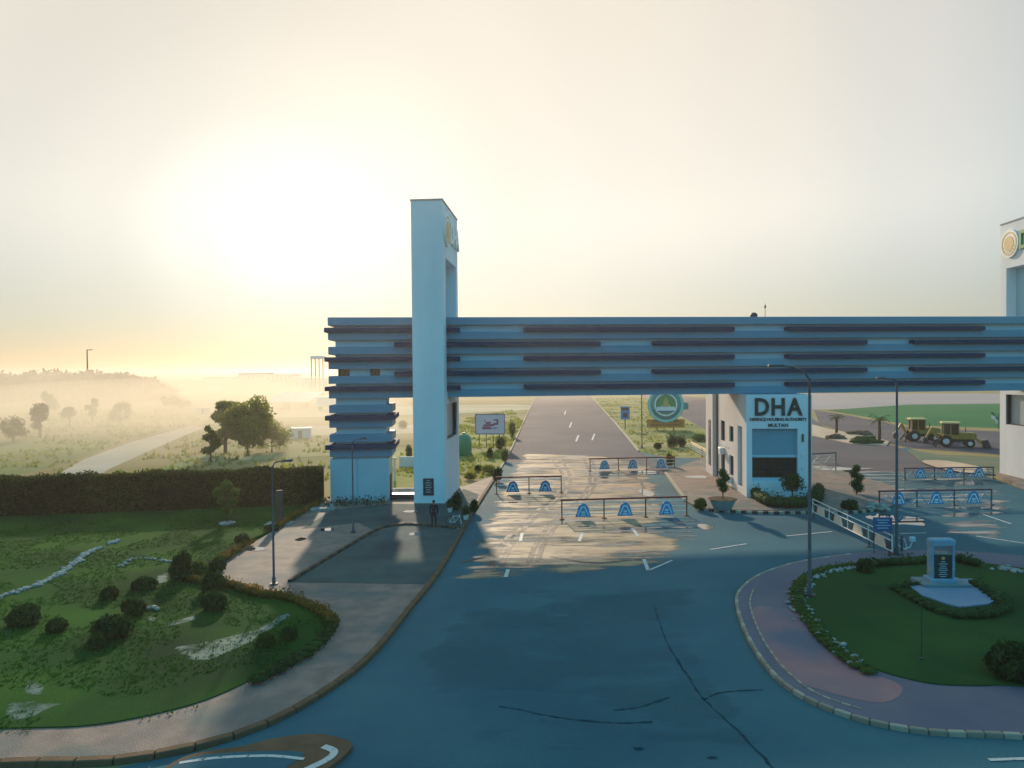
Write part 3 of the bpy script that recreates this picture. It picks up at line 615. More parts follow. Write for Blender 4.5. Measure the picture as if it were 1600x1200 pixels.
def shrub(px, py, w, h, m, label, group=None, z=.17, name='shrub', dens=1.0, lobes=4, seed=None):
    base = P(px, py, z); sc = base.y / FPX; R = w * sc / 2; H = h * sc * .95; seed = seed if seed is not None else int(px * 7 + py)
    rnd = random.Random(seed); r = empty(name, base, 0, label, 'shrub', group)
    core = MB(); lf = MB(); st = MB()
    for i in range(lobes):
        a = rnd.uniform(0, 6.28); rr = R * rnd.uniform(.15, .5) if lobes > 1 else 0; cr = R * rnd.uniform(.5, .75) if lobes > 1 else R * .9
        c = (math.cos(a) * rr, math.sin(a) * rr, H * rnd.uniform(.35, .62)); hr = min(H * .48, c[2])
        core.blob(c, (cr * .58, cr * .58, hr * .66), .5, 2, seed + i); leaves(lf, c, (cr, cr, hr * 1.1), int(420 * dens), .10 * max(1, R), seed + i, .62, .0)
        st.tube([(0, 0, -.05), (c[0] * .6, c[1] * .6, c[2] * .9)], [.05, .02], 5)
    f = core.build('crown', m, r); lf.build('leaves', m, f); st.build('stem', M['bark'], r); return r
G_SH = 'loose shrubs growing on the left lawn'
for i, (x, y, w, h, lab) in enumerate((a_[0], a_[1], a_[2] * .9, a_[3] * .78, a_[4]) for a_ in [(178, 992, 62, 36, 'broad dark rounded shrub, largest in the middle of the left lawn'), (36, 975, 58, 34, 'wide dark shrub at the left edge of the lawn'), (92, 985, 40, 20, 'low shrub right of the leftmost wide one'),
        (212, 958, 46, 26, 'flat dark shrub above the broad rounded one'), (172, 935, 26, 22, 'small twiggy shrub in the middle of the left lawn'), (226, 920, 38, 22, 'dark shrub with a pale patch at its foot'), (152, 1012, 24, 22, 'small dim shrub just below the broad rounded one'),
        (334, 952, 44, 32, 'dense shrub beside the orange border, lower of two'), (335, 922, 42, 34, 'dense shrub beside the orange border, upper of two'), (284, 905, 40, 54, 'tall dark bush at the inner end of the orange border'),
        (312, 898, 34, 24, 'brownish low bush beside the tall dark bush'), (340, 890, 28, 22, 'round bush touching the pavement corner'), (379, 852, 26, 20, 'round clipped bush on the pavement edge by the near lamp'),
        (415, 1008, 34, 20, 'olive bush beside the pale patch near the lawn tip'), (450, 998, 26, 20, 'dark bush right of the olive one near the lawn tip'), (425, 828, 26, 12, 'low clipped bush behind the near lamp post')]):
    shrub(x, y, w, h, M['leaf_mid'] if i in (10, 13) else M['leaf'], lab, G_SH, lobes=1 if 'clipped' in lab else 5)
shrub(1585, 1056, 104, 40, M['leaf'], 'long dark clipped bush at the right edge of the island', None, .19, lobes=8, dens=2)
shrub(1352, 893, 28, 20, M['leaf'], 'round clipped bush at the back of the island', None, .19, lobes=1)

def hedge_line(name, path_px, w, h, m, label, z=.17, cat='hedge', dens=60, amp=.3, leaf=.07):
    path = resample(smooth_path(PX(path_px, z), 5), .45); o0 = path[len(path) // 2].copy(); mb = MB(); rnd = random.Random(len(path))
    for i, p in enumerate(path):
        q = p - o0; hh = h * rnd.uniform(1 - amp, 1 + amp); leaves(mb, (q.x, q.y, hh * .5), (.35, max(w / 2, .2), hh * .55), dens, leaf, i, .2, -.02)
    lf = mb; co = MB()
    for i, p in enumerate(path):
        q = p - o0; co.blob((q.x, q.y, h * .4), (.36, w * .42, h * .42), .3, 1, i)
    r = empty(name, o0, 0, label, cat); c = co.build('hedge_body', m, r); l2 = lf.build('leaves', m, r); tag(l2, kind='stuff'); return r
hedge_line('border_hedge', [(292, 905), (318, 912), (356, 916), (400, 930), (458, 940), (502, 960), (520, 975)], .45, .42, M['leaf_orange'], 'orange brown border hedge along the upper lawn edge', amp=.4)
hedge_line('border_hedge', [(518, 984), (500, 1005), (478, 1024), (440, 1048), (400, 1068)], .4, .3, M['leaf'], 'dark low border hedge round the tip of the lawn')
hedge_line('border_hedge', [(350, 876), (372, 860), (392, 850)], .45, .4, M['leaf_orange'], 'orange border hedge, short piece below the near lamp post')
hedge_line('border_hedge', [(432, 826), (460, 808), (500, 787)], .5, .35, M['leaf_orange'], 'orange border hedge running up to the beam leg')
hedge_line('gatehouse_hedge', [(1176, 775), (1200, 790), (1240, 793), (1272, 788), (1280, 770)], 1.6, 1.0, M['leaf'], 'dark curved hedge at the foot of the gatehouse', .14, dens=130)
hedge_line('island_planting', [(1362, 884), (1320, 886), (1290, 891), (1262, 902), (1248, 918), (1246, 940), (1262, 967), (1290, 1003), (1330, 1036), (1360, 1052)], .5, .22, M['leaf_mid'], 'low leafy planting mixed with stones along the left rim of the island lawn', .17, dens=34, leaf=.08)
hedge_line('island_hedge', [(1352, 886), (1400, 882), (1450, 879)], .8, .45, M['leaf'], 'low dark hedge at the back of the island, left of the monument', .19)
hedge_line('island_hedge', [(1500, 878), (1528, 886)], .8, .55, M['leaf'], 'low dark hedge right behind the monument', .19)

# tall clipped hedge wall at the left
ha, hb = P(-420, 822, .17), P(504, 788, .17); hv = hb - ha; hl = hv.length
hr_ = empty('hedge_wall', ha, math.atan2(hv.y, hv.x), 'tall clipped dark hedge forming a wall behind the left lawn', 'hedge')
mb = MB(); nx, nz = 190, 8; vs = []; fs = []
prof = [(-.0, 0), (-.02, .9), (0, 1.8), (.05, 2.55), (.35, 2.72), (.9, 2.74), (1.15, 2.55), (1.2, 0)]
for i in range(nx + 1):
    x = hl * i / nx
    for (y, z) in prof: k = noise.noise(Vector((x * .8, y * 2, z * 1.3))); vs.append((x, y + .3 * k, z + (.22 * k if z > 2 else 0)))
n = len(prof)
for i in range(nx):
    for k in range(n - 1): fs.append((i * n + k, (i + 1) * n + k, (i + 1) * n + k + 1, i * n + k + 1))
fs.append(tuple(range(nx * n, nx * n + n)))
mb.add(vs, fs); mb.build('hedge_body', M['hedge_core'], hr_)
mb = MB(); rnd = random.Random(5)
for i in range(26000):
    x = hl * (rnd.random() ** .8); t = rnd.random()
    if t < .72: y, z = -.05 + rnd.gauss(0, .05), rnd.uniform(0, 2.7)
    else: y, z = rnd.uniform(0, 1.2), 2.74 + rnd.gauss(0, .05)
    k = noise.noise(Vector((x * .8, y * 2, z * 1.3))); p = Vector((x, y + .3 * k, z + (.22 * k + abs(rnd.gauss(0, .05)) if z > 2 else 0)))
    s = rnd.uniform(.05, .12); q = Euler((rnd.uniform(0, 6.28), rnd.uniform(0, 6.28), rnd.uniform(0, 6.28))).to_quaternion(); a, b = q @ Vector((s, 0, 0)), q @ Vector((0, s * .6, 0))
    mb.add([p - a, p - b, p + a, p + b], [(0, 1, 2, 3)])
tag(mb.build('leaves', M['hedge_leaf'], hr_), kind='stuff')

# topiary with pompoms on the lawn
def topiary(px, py, hpx, label, m, balls, z=.17, pot=None, cat='topiary'):
    b = P(px, py, z); sc = b.y / FPX; H = hpx * sc; r = empty('topiary_tree', b, 0, label, cat)
    if pot: 
        mb = MB(); w = pot * sc / 2; mb.tube([(0, 0, 0), (0, 0, .1), (0, 0, .78), (0, 0, .8)], [w * .62, w * .66, w, w * .98], 20); p = mb.build('planter', M['terracotta'], r)
        mb = MB(); mb.tube([(0, 0, .79), (0, 0, .83)], [w * 1.08, w * .9], 20); mb.build('planter_soil', M['soil'], p)
    st = MB(); st.tube([(0, 0, 0), (.03, 0, H * .4), (-.03, .02, H * .7), (0, 0, H * .92)], [.06, .05, .045, .03], 6)
    for (dx, zz, rr) in balls: st.tube([(0, 0, H * zz * .75), (dx * H, 0, H * zz)], [.03, .02], 5)
    st.build('trunk', M['bark'], r)
    for i, (dx, zz, rr) in enumerate(balls):
        c = (dx * H, .05 * math.sin(i * 2), H * zz); mb = MB(); mb.blob(c, rr * H * .85, .2, 2, i); leaves(mb, c, rr * H, 200, .06, i, .8); mb.build('foliage_ball', m, r)
    return r
topiary(355, 817, 66, 'pale pompom topiary tree standing in front of the hedge wall', M['leaf_mid'], [(0, .88, .13), (-.2, .74, .12), (.2, .72, .12), (-.12, .52, .1), (.13, .5, .1), (0, .33, .11)])
topiary(1129, 796, 62, 'spiral topiary in a wide round planter beside the gatehouse wall', M['leaf'], [(0, .93, .10), (.07, .80, .12), (-.05, .68, .12), (.03, .54, .11)], .14, pot=42)
topiary(1338, 772, 44, 'dark stacked topiary on the pavement right of the gatehouse', M['leaf'], [(0, .9, .14), (-.08, .72, .14), (.1, .58, .15), (-.06, .4, .17), (.08, .25, .2)], .14)
b = P(1238, 784, .14); r = empty('small_tree', b, 0, 'small bushy tree in front of the gatehouse window wall', 'tree')
mb = MB(); mb.tube([(0, 0, 0), (0, 0, 1.2)], [.07, .04], 6); mb.build('trunk', M['bark'], r)
mb = MB(); mb.blob((0, 0, 1.5), (.6, .6, .5), .4, 2, 3); leaves(mb, (0, 0, 1.5), (.85, .85, .7), 700, .09, 4, .6); mb.build('crown', M['leaf'], r)

# background trees
def tree(px, py, hpx, wpx, m, label, group=None, n=3600, seed=1, z=0., thin=.5, Y=None):
    b = P(px, py, z); sc = b.y / FPX; H = hpx * sc; Wd = wpx * sc / 2; r = empty('tree', b, 0, label, 'tree', group); rnd = random.Random(seed)
    tr = MB(); tr.tube([(0, 0, -.1), (.05 * H * rnd.uniform(-1, 1), 0, H * .3), (.04 * H, 0, H * .6), (0, 0, H * .82)], [H * .035, H * .028, H * .018, H * .006], 8)
    cr = MB(); nl = 11
    for i in range(nl):
        a = i * 2.4 + rnd.random(); k = rnd.uniform(.35, .72); zz = H * rnd.uniform(.22, .86); kk = 1.0 - max(0, (zz / H - .55)) * 1.3
        c = Vector((math.cos(a) * Wd * k * kk, math.sin(a) * Wd * k * kk, zz)); tr.tube([(0, 0, zz * .6), tuple(c * .55 + Vector((0, 0, zz * .3))), tuple(c)], [H * .014, H * .009, H * .004], 5)
        rr = Wd * rnd.uniform(.32, .5); leaves(cr, c, (rr, rr, rr * .85), n // nl, .028 * H * rnd.uniform(.8, 1.2), seed * 50 + i, thin)
        cr.blob(c, (rr * .5, rr * .5, rr * .4), .4, 1, i)
    tr.build('trunk', M['bark'], r); cr.build('crown', m, r); return r
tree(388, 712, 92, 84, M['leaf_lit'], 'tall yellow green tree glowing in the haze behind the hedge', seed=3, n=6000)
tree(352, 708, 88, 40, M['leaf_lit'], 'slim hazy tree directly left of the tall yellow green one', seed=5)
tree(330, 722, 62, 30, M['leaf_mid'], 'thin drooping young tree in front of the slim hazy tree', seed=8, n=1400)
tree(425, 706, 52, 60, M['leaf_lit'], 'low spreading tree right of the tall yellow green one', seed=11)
G_F = 'scattered trees in the hazy left fields'
for i, (x, y, h, w, lab) in enumerate([(144, 660, 42, 20, 'narrow upright tree alone in the middle of the hazy fields'), (188, 662, 34, 36, 'rounded tree right of the narrow upright one in the fields'), (108, 668, 34, 24, 'small tree left of the narrow upright one in the fields'),
        (20, 690, 48, 40, 'hazy tree nearest the left edge of the photo'), (62, 684, 56, 34, 'hazy tree second from the left edge'), (75, 650, 40, 30, 'faint tree behind the second from the left edge'), (270, 640, 20, 60, 'low broad clump of trees beside the end of the dirt track')]):
    tree(x, y, h, w, M['leaf_mid'], lab, G_F, seed=20 + i, n=2000)
# far wood that reads as one mass: crowns of leaves on one ragged line
mb = MB(); rnd = random.Random(9)
for i in range(130):
    px = rnd.uniform(-180, 520); top = 584 + 10 * noise.noise(Vector((px * .02, 0, 0))) + (0 if px < 190 else min(20, (px - 190) * .35)); top = max(top, 581)
    Y = rnd.uniform(270, 330) if px < 250 else rnd.uniform(420, 480); c = PD(px, top, Y); H = max(c.z, 6); rr = rnd.uniform(5, 9)
    leaves(mb, (c.x, c.y, H * .5), (rr, rr, H * .52), 170, 1.1, i, .7, 0); mb.blob((c.x, c.y, H * .45), (rr * .85, rr * .85, H * .46), .3, 2, i)
tag(mb.build('distant_wood', M['wood_far']), 'long hazy mass of trees along the left horizon', 'wood', None, 'stuff')

# palms
def palm(px, py, hpx, label, n=18):
    b = P(px, py, .1); sc = b.y / FPX; H = hpx * sc; r = empty('palm_tree', b, 0, label, 'palm', 'young date palms on the sandy median')
    mb = MB(); mb.tube([(0, 0, -.1), (.05, 0, H * .3), (0, 0, H * .72)], [.26, .2, .2], 10)
    for i in range(10): z = H * .07 * i; mb.tube([(0, 0, z), (0, 0, z + .08)], [.27 - i * .006, .2], 9)
    mb.build('trunk', M['bark'], r); rnd = random.Random(px); fr = MB()
    for i in range(n):
        a = i * 2.4; el = rnd.uniform(.1, 1.2); L0 = H * .42; prev = Vector((0, 0, H * .72)); d = Vector((math.cos(a) * math.cos(el), math.sin(a) * math.cos(el), math.sin(el)))
        for s in range(7):
            nx_ = prev + d * L0 / 7; side = d.cross(Vector((0, 0, 1))).normalized() * (.34 * math.sin((s + 1) / 8 * math.pi)) ; dr = Vector((0, 0, -.16))
            for q in (0, .33, .66):
                p0 = prev.lerp(nx_, q); p1 = prev.lerp(nx_, q + .2); fr.add([p0, p1, p1 + side + dr + d * .1], [(0, 1, 2)]); fr.add([p0, p1, p1 - side + dr + d * .1], [(0, 1, 2)])
            prev = nx_; d = (d + Vector((0, 0, -.24))).normalized()
    fr.build('fronds', M['leaf'], r); return r
palm(1307, 676, 32, 'smaller palm beside the gatehouse, left of the two'); palm(1374, 688, 44, 'larger palm left of the yellow loaders')
def mound(px, py, w, h, label, m, z=.1):
    b = P(px, py, z); sc = b.y / FPX; mb = MB(); mb.blob((0, 0, .05), (w * sc / 2, w * sc / 3, h * sc), .5, 3, px)
    mb.v = [(x, y, max(zz, -.1)) for x, y, zz in mb.v]; o = mb.build('mound', m); o.location = b; tag(o, label, 'mound')
mound(1305, 685, 30, 6, 'dark earth mound under the smaller palm', M['soil']); mound(1352, 692, 44, 9, 'dark earth mound with weeds left of the larger palm', M['leaf']); mound(1343, 678, 34, 5, 'flat earth mound behind the larger palm', M['soil'])

# shrubs in the verges beyond the gate
for i, (x, y, w, h, m, lab) in enumerate([(781, 703, 20, 22, 'leaf_mid', 'bush on the boulevard edge below the white billboard'), (790, 720, 14, 18, 'leaf_mid', 'bush beside the kerb, second below the billboard'), (764, 715, 12, 14, 'leaf', 'small dark bush under the billboard'), (748, 735, 14, 8, 'leaf', 'low dark bush on the verge beside the left pylon'),
        (779, 752, 18, 20, 'leaf', 'dark bush at the kerb near the first barrier'), (736, 748, 22, 12, 'leaf_lit', 'yellow bush right beside the left pylon'), (765, 738, 26, 12, 'leaf_lit', 'yellow green bush between pylon and road'), (800, 684, 14, 26, 'leaf_mid', 'upright bush at the right of the billboard legs'),
        (1046, 700, 24, 22, 'leaf', 'dark bush below the round emblem board, left one'), (1064, 698, 18, 16, 'leaf', 'dark bush below the round emblem board, right one'), (1094, 690, 28, 10, 'leaf_mid', 'low hedge like bush left of the gatehouse'), (1028, 702, 14, 10, 'leaf', 'tiny dark bush on the median tip'),
        (712, 796, 22, 26, 'leaf', 'spiky dark bush at the foot of the left pylon'), (742, 800, 16, 18, 'leaf', 'dark bush between the left pylon and the kerb'), (1094, 795, 20, 16, 'leaf_mid', 'flowering bush at the front corner of the gatehouse island'), (1048, 728, 14, 20, 'leaf_mid', 'bush at the far corner of the gatehouse island'),
        (1328, 796, 26, 18, 'leaf', 'dark bush beside the angled white barrier'), (630, 668, 16, 12, 'leaf_mid', 'hazy bush seen between beam leg and pylon'), (640, 716, 12, 20, 'leaf_mid', 'bush in the gap left of the pylon')]):
    shrub(x, y, w, h, M[m], lab, 'bushes around the gate lanes', z=.12 if y > 700 else 0, lobes=3, dens=.6)

# grass tufts and flowers
mb = MB(); rnd = random.Random(3)
lp = PX(LAWN_EDGE + [(250, 800), (0, 806)], .17)
def inpoly(x, y, pts):
    r = False; j = len(pts) - 1
    for i in range(len(pts)):
        a, b = pts[i], pts[j]
        if (a.y > y) != (b.y > y) and x < (b.x - a.x) * (y - a.y) / (b.y - a.y) + a.x: r = not r
        j = i
    return r
xs = [p.x for p in lp]; ys = [p.y for p in lp]
for _ in range(30000):
    x, y = rnd.uniform(max(min(xs), -34), max(xs)), rnd.uniform(min(ys), max(ys))
    if not inpoly(x, y, lp) or noise.noise(Vector((x * .35, y * .35, 0))) < -.12: continue
    for q in range(3):
        a = rnd.uniform(0, 6.28); h = rnd.uniform(.02, .09); w = .03; ox, oy = x + rnd.uniform(-.07, .07), y + rnd.uniform(-.07, .07)
        mb.add([(ox - w * math.cos(a), oy - w * math.sin(a), .165), (ox + w * math.cos(a), oy + w * math.sin(a), .165), (ox + rnd.uniform(-.06, .06), oy + rnd.uniform(-.06, .06), .17 + h)], [(0, 1, 2)])
tag(mb.build('grass', M['blade']), 'uneven rough grass growing over the left lawn', 'grass', None, 'stuff')
def tufts(poly_px, n, s0, s1, m, label, z):
    trk = PX([(62, 760), (130, 716), (200, 688), (300, 662), (322, 668), (285, 684), (225, 711), (160, 745), (150, 765)], z)
    pts = PX(poly_px, z); xs = [p.x for p in pts]; ys = [p.y for p in pts]; mb = MB(); rnd = random.Random(n)
    for _ in range(n):
        x, y = rnd.uniform(min(xs), max(xs)), rnd.uniform(min(ys), max(ys))
        if not inpoly(x, y, pts) or inpoly(x, y, trk) or noise.noise(Vector((x * .12, y * .12, 3))) < -.05: continue
        for q in range(3):
            a = rnd.uniform(0, 6.28); h = rnd.uniform(s0, s1); w = h * .45; ox, oy = x + rnd.uniform(-.2, .2), y + rnd.uniform(-.2, .2)
            mb.add([(ox - w * math.cos(a), oy - w * math.sin(a), z), (ox + w * math.cos(a), oy + w * math.sin(a), z), (ox + rnd.uniform(-.1, .1), oy + rnd.uniform(-.1, .1), z + h)], [(0, 1, 2)])
    tag(mb.build('rough_grass', m), label, 'grass', None, 'stuff')
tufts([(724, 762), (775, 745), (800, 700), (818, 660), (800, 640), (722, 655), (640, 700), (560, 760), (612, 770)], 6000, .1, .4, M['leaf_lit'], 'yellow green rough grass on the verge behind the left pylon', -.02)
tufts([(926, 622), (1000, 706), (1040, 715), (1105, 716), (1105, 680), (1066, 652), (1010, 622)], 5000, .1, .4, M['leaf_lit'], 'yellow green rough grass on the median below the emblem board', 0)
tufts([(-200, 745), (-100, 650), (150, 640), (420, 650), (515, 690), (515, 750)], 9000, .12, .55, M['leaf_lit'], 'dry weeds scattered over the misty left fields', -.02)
# pale stone trail and bare patches in the lawn
def stones(path_px, n, w, smin, smax, label, z, m=None):
    pts = resample(smooth_path(PX(path_px, z), 8), .1); mb = MB(); rnd = random.Random(n)
    for i in range(n):
        p = rnd.choice(pts) + Vector((rnd.gauss(0, w), rnd.gauss(0, w), 0)); s = rnd.uniform(smin, smax); mb.blob((p.x, p.y, z + s * .2), (s, s * .8, s * .55), .3, 1, i)
    return tag(mb.build('stone_edging', m or M['stone']), label, 'stones', None, 'stuff')
stones([(-40, 945), (20, 926), (60, 914), (90, 898), (120, 878), (140, 862), (160, 856)], 330, .10, .06, .17, 'pale stone trail crossing the left lawn', .18)
stones([(172, 850), (180, 846)], 24, .12, .08, .2, 'small heap of white stones at the end of the trail', .18)
stones([(190, 885), (215, 872), (270, 878)], 60, .08, .05, .12, 'thin loop of pale stones on the lawn', .18)
stones([(1362, 886), (1320, 888), (1290, 893), (1265, 903), (1250, 918), (1247, 940), (1262, 965)], 300, .20, .05, .14, 'band of white and dark stones round the island lawn', .19)
stones([(1262, 965), (1285, 990), (1310, 1015), (1335, 1035)], 110, .14, .06, .15, 'sparser white stones along the lower left lawn edge of the island', .19)
stones([(1560, 888), (1600, 893), (1700, 905)], 140, .18, .07, .18, 'white stones at the right rear edge of the island', .19)
for i, (poly, lab) in enumerate([([(262, 1018), (330, 1004), (395, 990), (452, 958), (462, 968), (400, 1010), (330, 1042), (280, 1045)], 'pale worn concrete patch near the tip of the lawn'), ([(232, 962), (258, 978), (318, 962), (310, 976), (260, 990), (225, 978)], 'curved pale worn patch in the lawn'),
        ([(0, 985), (22, 990), (50, 1048), (80, 1080), (70, 1102), (18, 1092), (36, 1062), (0, 1005)], 'pale worn patch at the left edge of the lawn'), ([(0, 1106), (60, 1098), (120, 1104), (40, 1136), (0, 1140)], 'dim worn strip along the lower lawn edge'),
        ([(238, 905), (272, 893), (268, 912), (244, 926)], 'pale worn patch beside a dark shrub'), ([(560, 1000), (568, 1000), (568, 1004), (560, 1004)], 'x')][:5]):
    faded('bare_patch', poly, .176, M['concrete_old'], lab, .25, .2)
stones([(228, 952), (240, 950), (246, 954)], 14, .06, .08, .2, 'little heap of pale rubble on the lawn', .18)
stones([(500, 790), (512, 787), (520, 790)], 26, .16, .1, .3, 'pile of white rocks beside the foot of the beam leg', .15)
stones([(1355, 795), (1372, 788), (1385, 798)], 40, .25, .1, .3, 'heap of pale rubble behind the angled white barrier', .15)

# ------------------------------------------------------------------ barriers
def emblem_plate(par, x, z, w, h, m_blue, m_light, y=-.06):
    mb = MB(); n = 12; pts = [(-w / 2, 0)] + [(-w / 2 * math.cos(i / n * math.pi) * (.98 if 0 < i < n else 1), h * (.35 + .65 * math.sin(i / n * math.pi))) for i in range(n + 1)] + [(w / 2, 0)]
    pts = [(-w / 2, 0), (w / 2, 0)] + [(w * .36 * math.cos(a) + 0, h * (.45 + .55 * math.sin(a))) for a in [i / n * math.pi for i in range(n + 1)]]
    vs = [(px_, -.03, pz) for px_, pz in pts] + [(px_, 0, pz) for px_, pz in pts]; k = len(pts)
    mb.add(vs, [tuple(range(k)), tuple(range(2 * k - 1, k - 1, -1))] + [(i, k + i, k + (i + 1) % k, (i + 1) % k) for i in range(k)])
    p = mb.build('sign_plate', m_blue, par); p.location = (x, y, z)
    q = MB(); flat(q, (-w * .34, h * .10), (-w * .10, h * .72), .10, -.040); flat(q, (w * .34, h * .10), (w * .10, h * .72), .10, -.043); flat(q, (-w * .14, h * .74), (w * .14, h * .74), .10, -.046)
    flat(q, (-w * .17, h * .14), (w * .17, h * .14), .09, -.049); flat(q, (-w * .11, h * .34), (w * .11, h * .34), .16, -.052)
    q.build('emblem', m_light, p); return p
def barrier(pa, pb, H, spans, label, blue=None, light=None, rail=None, low=None, plates=True, lattice=False, post=None):
    blue = blue or M['signblue']; light = light or M['pale_blue']; rail = rail or M['rail_red']; low = low or M['rail_white']; post = post or M['brown']
    v = pb - pa; Lg = v.length; r = empty('road_barrier', pa, math.atan2(v.y, v.x), label, 'barrier', 'road barriers across the gate lanes')
    mb = MB(); mb.bbox(-.1, Lg + .05, -.05, .05, H - .12, H, .02); mb.build('top_rail', rail, r)
    for k, z in enumerate((H * .78, H * .5, H * .25)):
        mb = MB(); mb.tube([(0, 0, z), (Lg, 0, z)], .034, 6); mb.build('rail', low, r)
    for i in range(spans + 1):
        x = Lg * i / spans; mb = MB(); mb.bbox(x - .04, x + .04, -.045, .045, 0, H - .12, .01); mb.bbox(x - .16, x + .16, -.16, .16, 0, .06, .02); mb.build('post', post, r)
    if plates:
        for i in range(spans): emblem_plate(r, Lg * (i + .5) / spans, .16, 1.15, .95, blue, light)
    if lattice:
        n = max(2, int(Lg / 1.1))
        for i in range(n):
            mb = MB(); x0, x1 = Lg * i / n, Lg * (i + 1) / n; mb.bar((x0, -.07, .15), ((x0 + x1) / 2, -.07, H * .72), .05); mb.bar(((x0 + x1) / 2, -.08, H * .72), (x1, -.08, .15), .05); tag(mb.build('brace', low, r), kind=None)
    return r
barrier(P(776, 772), P(877, 770), 1.5, 2, 'short dark red barrier with two blue emblem plates beside the left kerb', P and M['signnavy'])
barrier(P(878, 812), P(1073, 806), 1.45, 3, 'long dark red barrier with three blue arched emblem plates across the middle lanes')
barrier(P(922, 736), P(1054, 733), 1.35, 3, 'hazy dark red barrier at the far end of the lanes, left of the gatehouse')
bl2 = dict(blue=M['signblue'], light=M['signwhite'], rail=mat('rail_dim_red', (.14, .06, .09)), low=M['monument'], post=M['pole'], lattice=True)
barrier(P(1374, 792), P(1549, 789), 1.25, 3, 'blue and white latticed barrier right of the gatehouse, nearer of two', **bl2)
barrier(P(1414, 750), P(1552, 748), 1.15, 3, 'blue and white latticed barrier ending at the right pylon, farther of two', **bl2)
barrier(P(1268, 727), P(1306, 725), 1.3, 1, 'pale latticed barrier just right of the gatehouse wall', **dict(bl2, rail=M['pole'], low=M['rail_white'], plates=False))
b = barrier(P(1080, 704), P(1118, 726), 1.15, 2, 'white and orange barrier behind the left corner of the gatehouse', rail=M['orange'], low=M['rail_white'], plates=False, lattice=True)
# angled white panel barrier
pa, pb = P(1270, 808), P(1394, 873); v = pb - pa; Lg = v.length
r = empty('road_barrier', pa, math.atan2(v.y, v.x), 'white angled barrier frame with four pale panels in front of the blue notice board', 'barrier', 'road barriers across the gate lanes')
z0, z1, zm = .40, 1.28, .98
for z, nm in ((z0, 'lower_rail'), (z1, 'top_rail'), (zm, 'middle_rail')):
    mb = MB(); mb.tube([(0, 0, z), (Lg, 0, z)], .035, 8); mb.build(nm, M['rail_white'], r)
for i in range(5):
    x = Lg * i / 4; mb = MB(); mb.tube([(x, 0, z0), (x, 0, z1)], .035, 8); mb.build('upright', M['rail_white'], r)
for i in range(4):
    x = Lg * (i + .5) / 4; mb = MB(); w, t = .66, .42; zz0, zz1 = z0 + .04, zm - .03
    mb.add([(x - w, -.02, zz0), (x + w, -.02, zz0), (x + t, -.02, zz1), (x - t, -.02, zz1), (x - w, .02, zz0), (x + w, .02, zz0), (x + t, .02, zz1), (x - t, .02, zz1)], [(0, 1, 2, 3), (7, 6, 5, 4), (0, 4, 5, 1), (1, 5, 6, 2), (2, 6, 7, 3), (3, 7, 4, 0)]); p = mb.build('panel', mat('cream_panel', (.80, .62, .46), (.72, .55, .42), 3), r)
    for sgn in (-1, 1):
        mb = MB(); xc = x + sgn * .88; mb.box(xc - .18, xc + .18, -.012, .012, zz0, zz1 - .05); mb.build('dark_panel', M['dark'], r)
for x in (Lg * .02, Lg * .76, Lg * .97):
    mb = MB(); mb.tube([(x, 0, -.02), (x, 0, z0)], .04, 8); mb.tube([(x, 0, 0), (x, 0, .05)], .18, 12); mb.build('leg', M['pole'], r)
# counterweight stand with bent arms next to it
b0 = P(1409, 865); r = empty('barrier_stand', b0, 0, 'tangled pale metal barrier stand at the foot of the tall right lamp post', 'stand')
mb = MB(); mb.tube([(0, 0, 0), (0, 0, 1.0)], .06, 8); mb.tube([(0, 0, 0), (0, 0, .06)], .25, 12); mb.build('post', M['pole'], r)
mb = MB(); mb.tube([(-.4, 0, 1.1), (-.2, 0, .5), (.15, 0, .25), (.5, .05, .35), (.62, 0, .75)], .035, 8); mb.tube([(-.3, .1, .9), (.2, .1, .8), (.35, .1, .3)], .03, 8); mb.build('arm', M['rail_white'], r)
mb = MB(); mb.bbox(.45, .75, -.1, .1, .7, .95, .03); mb.build('counterweight', M['core'], r)

# blue notice board
b0 = P(1379, 868); r = empty('notice_board', b0, RAD(-3), 'small blue notice board on two thin legs behind the angled barrier', 'sign')
mb = MB(); mb.bbox(-.52, .52, -.03, .03, 1.35, 2.15, .01); p = mb.build('board', M['signnavy'], r)
mb = MB()
for x in (-.45, .45): mb.tube([(x, .05, 0), (x, .05, 2.1)], .03, 6)
mb.build('leg', M['pole'], r)
mb = MB()
for i, w in enumerate((.7, .5, .8, .6)): mb.box(-w / 2, w / 2, -.04, -.032, 1.98 - i * .15, 2.03 - i * .15)
mb.build('writing', M['recess'], p)
# monument
mb0 = P(1474, 916, .19); r = empty('monument', mb0, RAD(-3), 'pale blue stone portal with a dark inscribed slab on the island lawn', 'monument')
H = 1.92; w = .54
mb = MB(); mb.bbox(-w, -w + .12, 0, .42, .36, H - .02, .02); mb.build('pillar', M['monument'], r)
mb = MB(); mb.bbox(w - .12, w, 0, .42, .36, H - .02, .02); mb.build('pillar', M['monument'], r)
mb = MB(); mb.bbox(-w - .03, w + .03, -.03, .45, H, H + .3, .06); mb.build('lintel', M['monument'], r)
mb = MB(); mb.bbox(-w + .125, w - .125, .03, .3, .30, H - .42, .01); s_ = mb.build('inscribed_slab', M['granite'], r)
mb = MB(); mb.bbox(-w + .123, w - .123, .01, .34, H - .42, H - .35, .01); mb.build('slab_cap', M['stone'], r)
mb = MB(); disc(mb, (0, .025, H - .6), .08, .01, 20, 0, 'y'); mb.build('emblem', M['gold'], s_)
mb = MB()
for i, ww in enumerate((.22, .4, .26, .36, .42, .3, .4, .26)): mb.box(-ww / 2, ww / 2, .016, .028, H - .78 - i * .1, H - .75 - i * .1)
mb.build('inscription', M['recess'], s_)
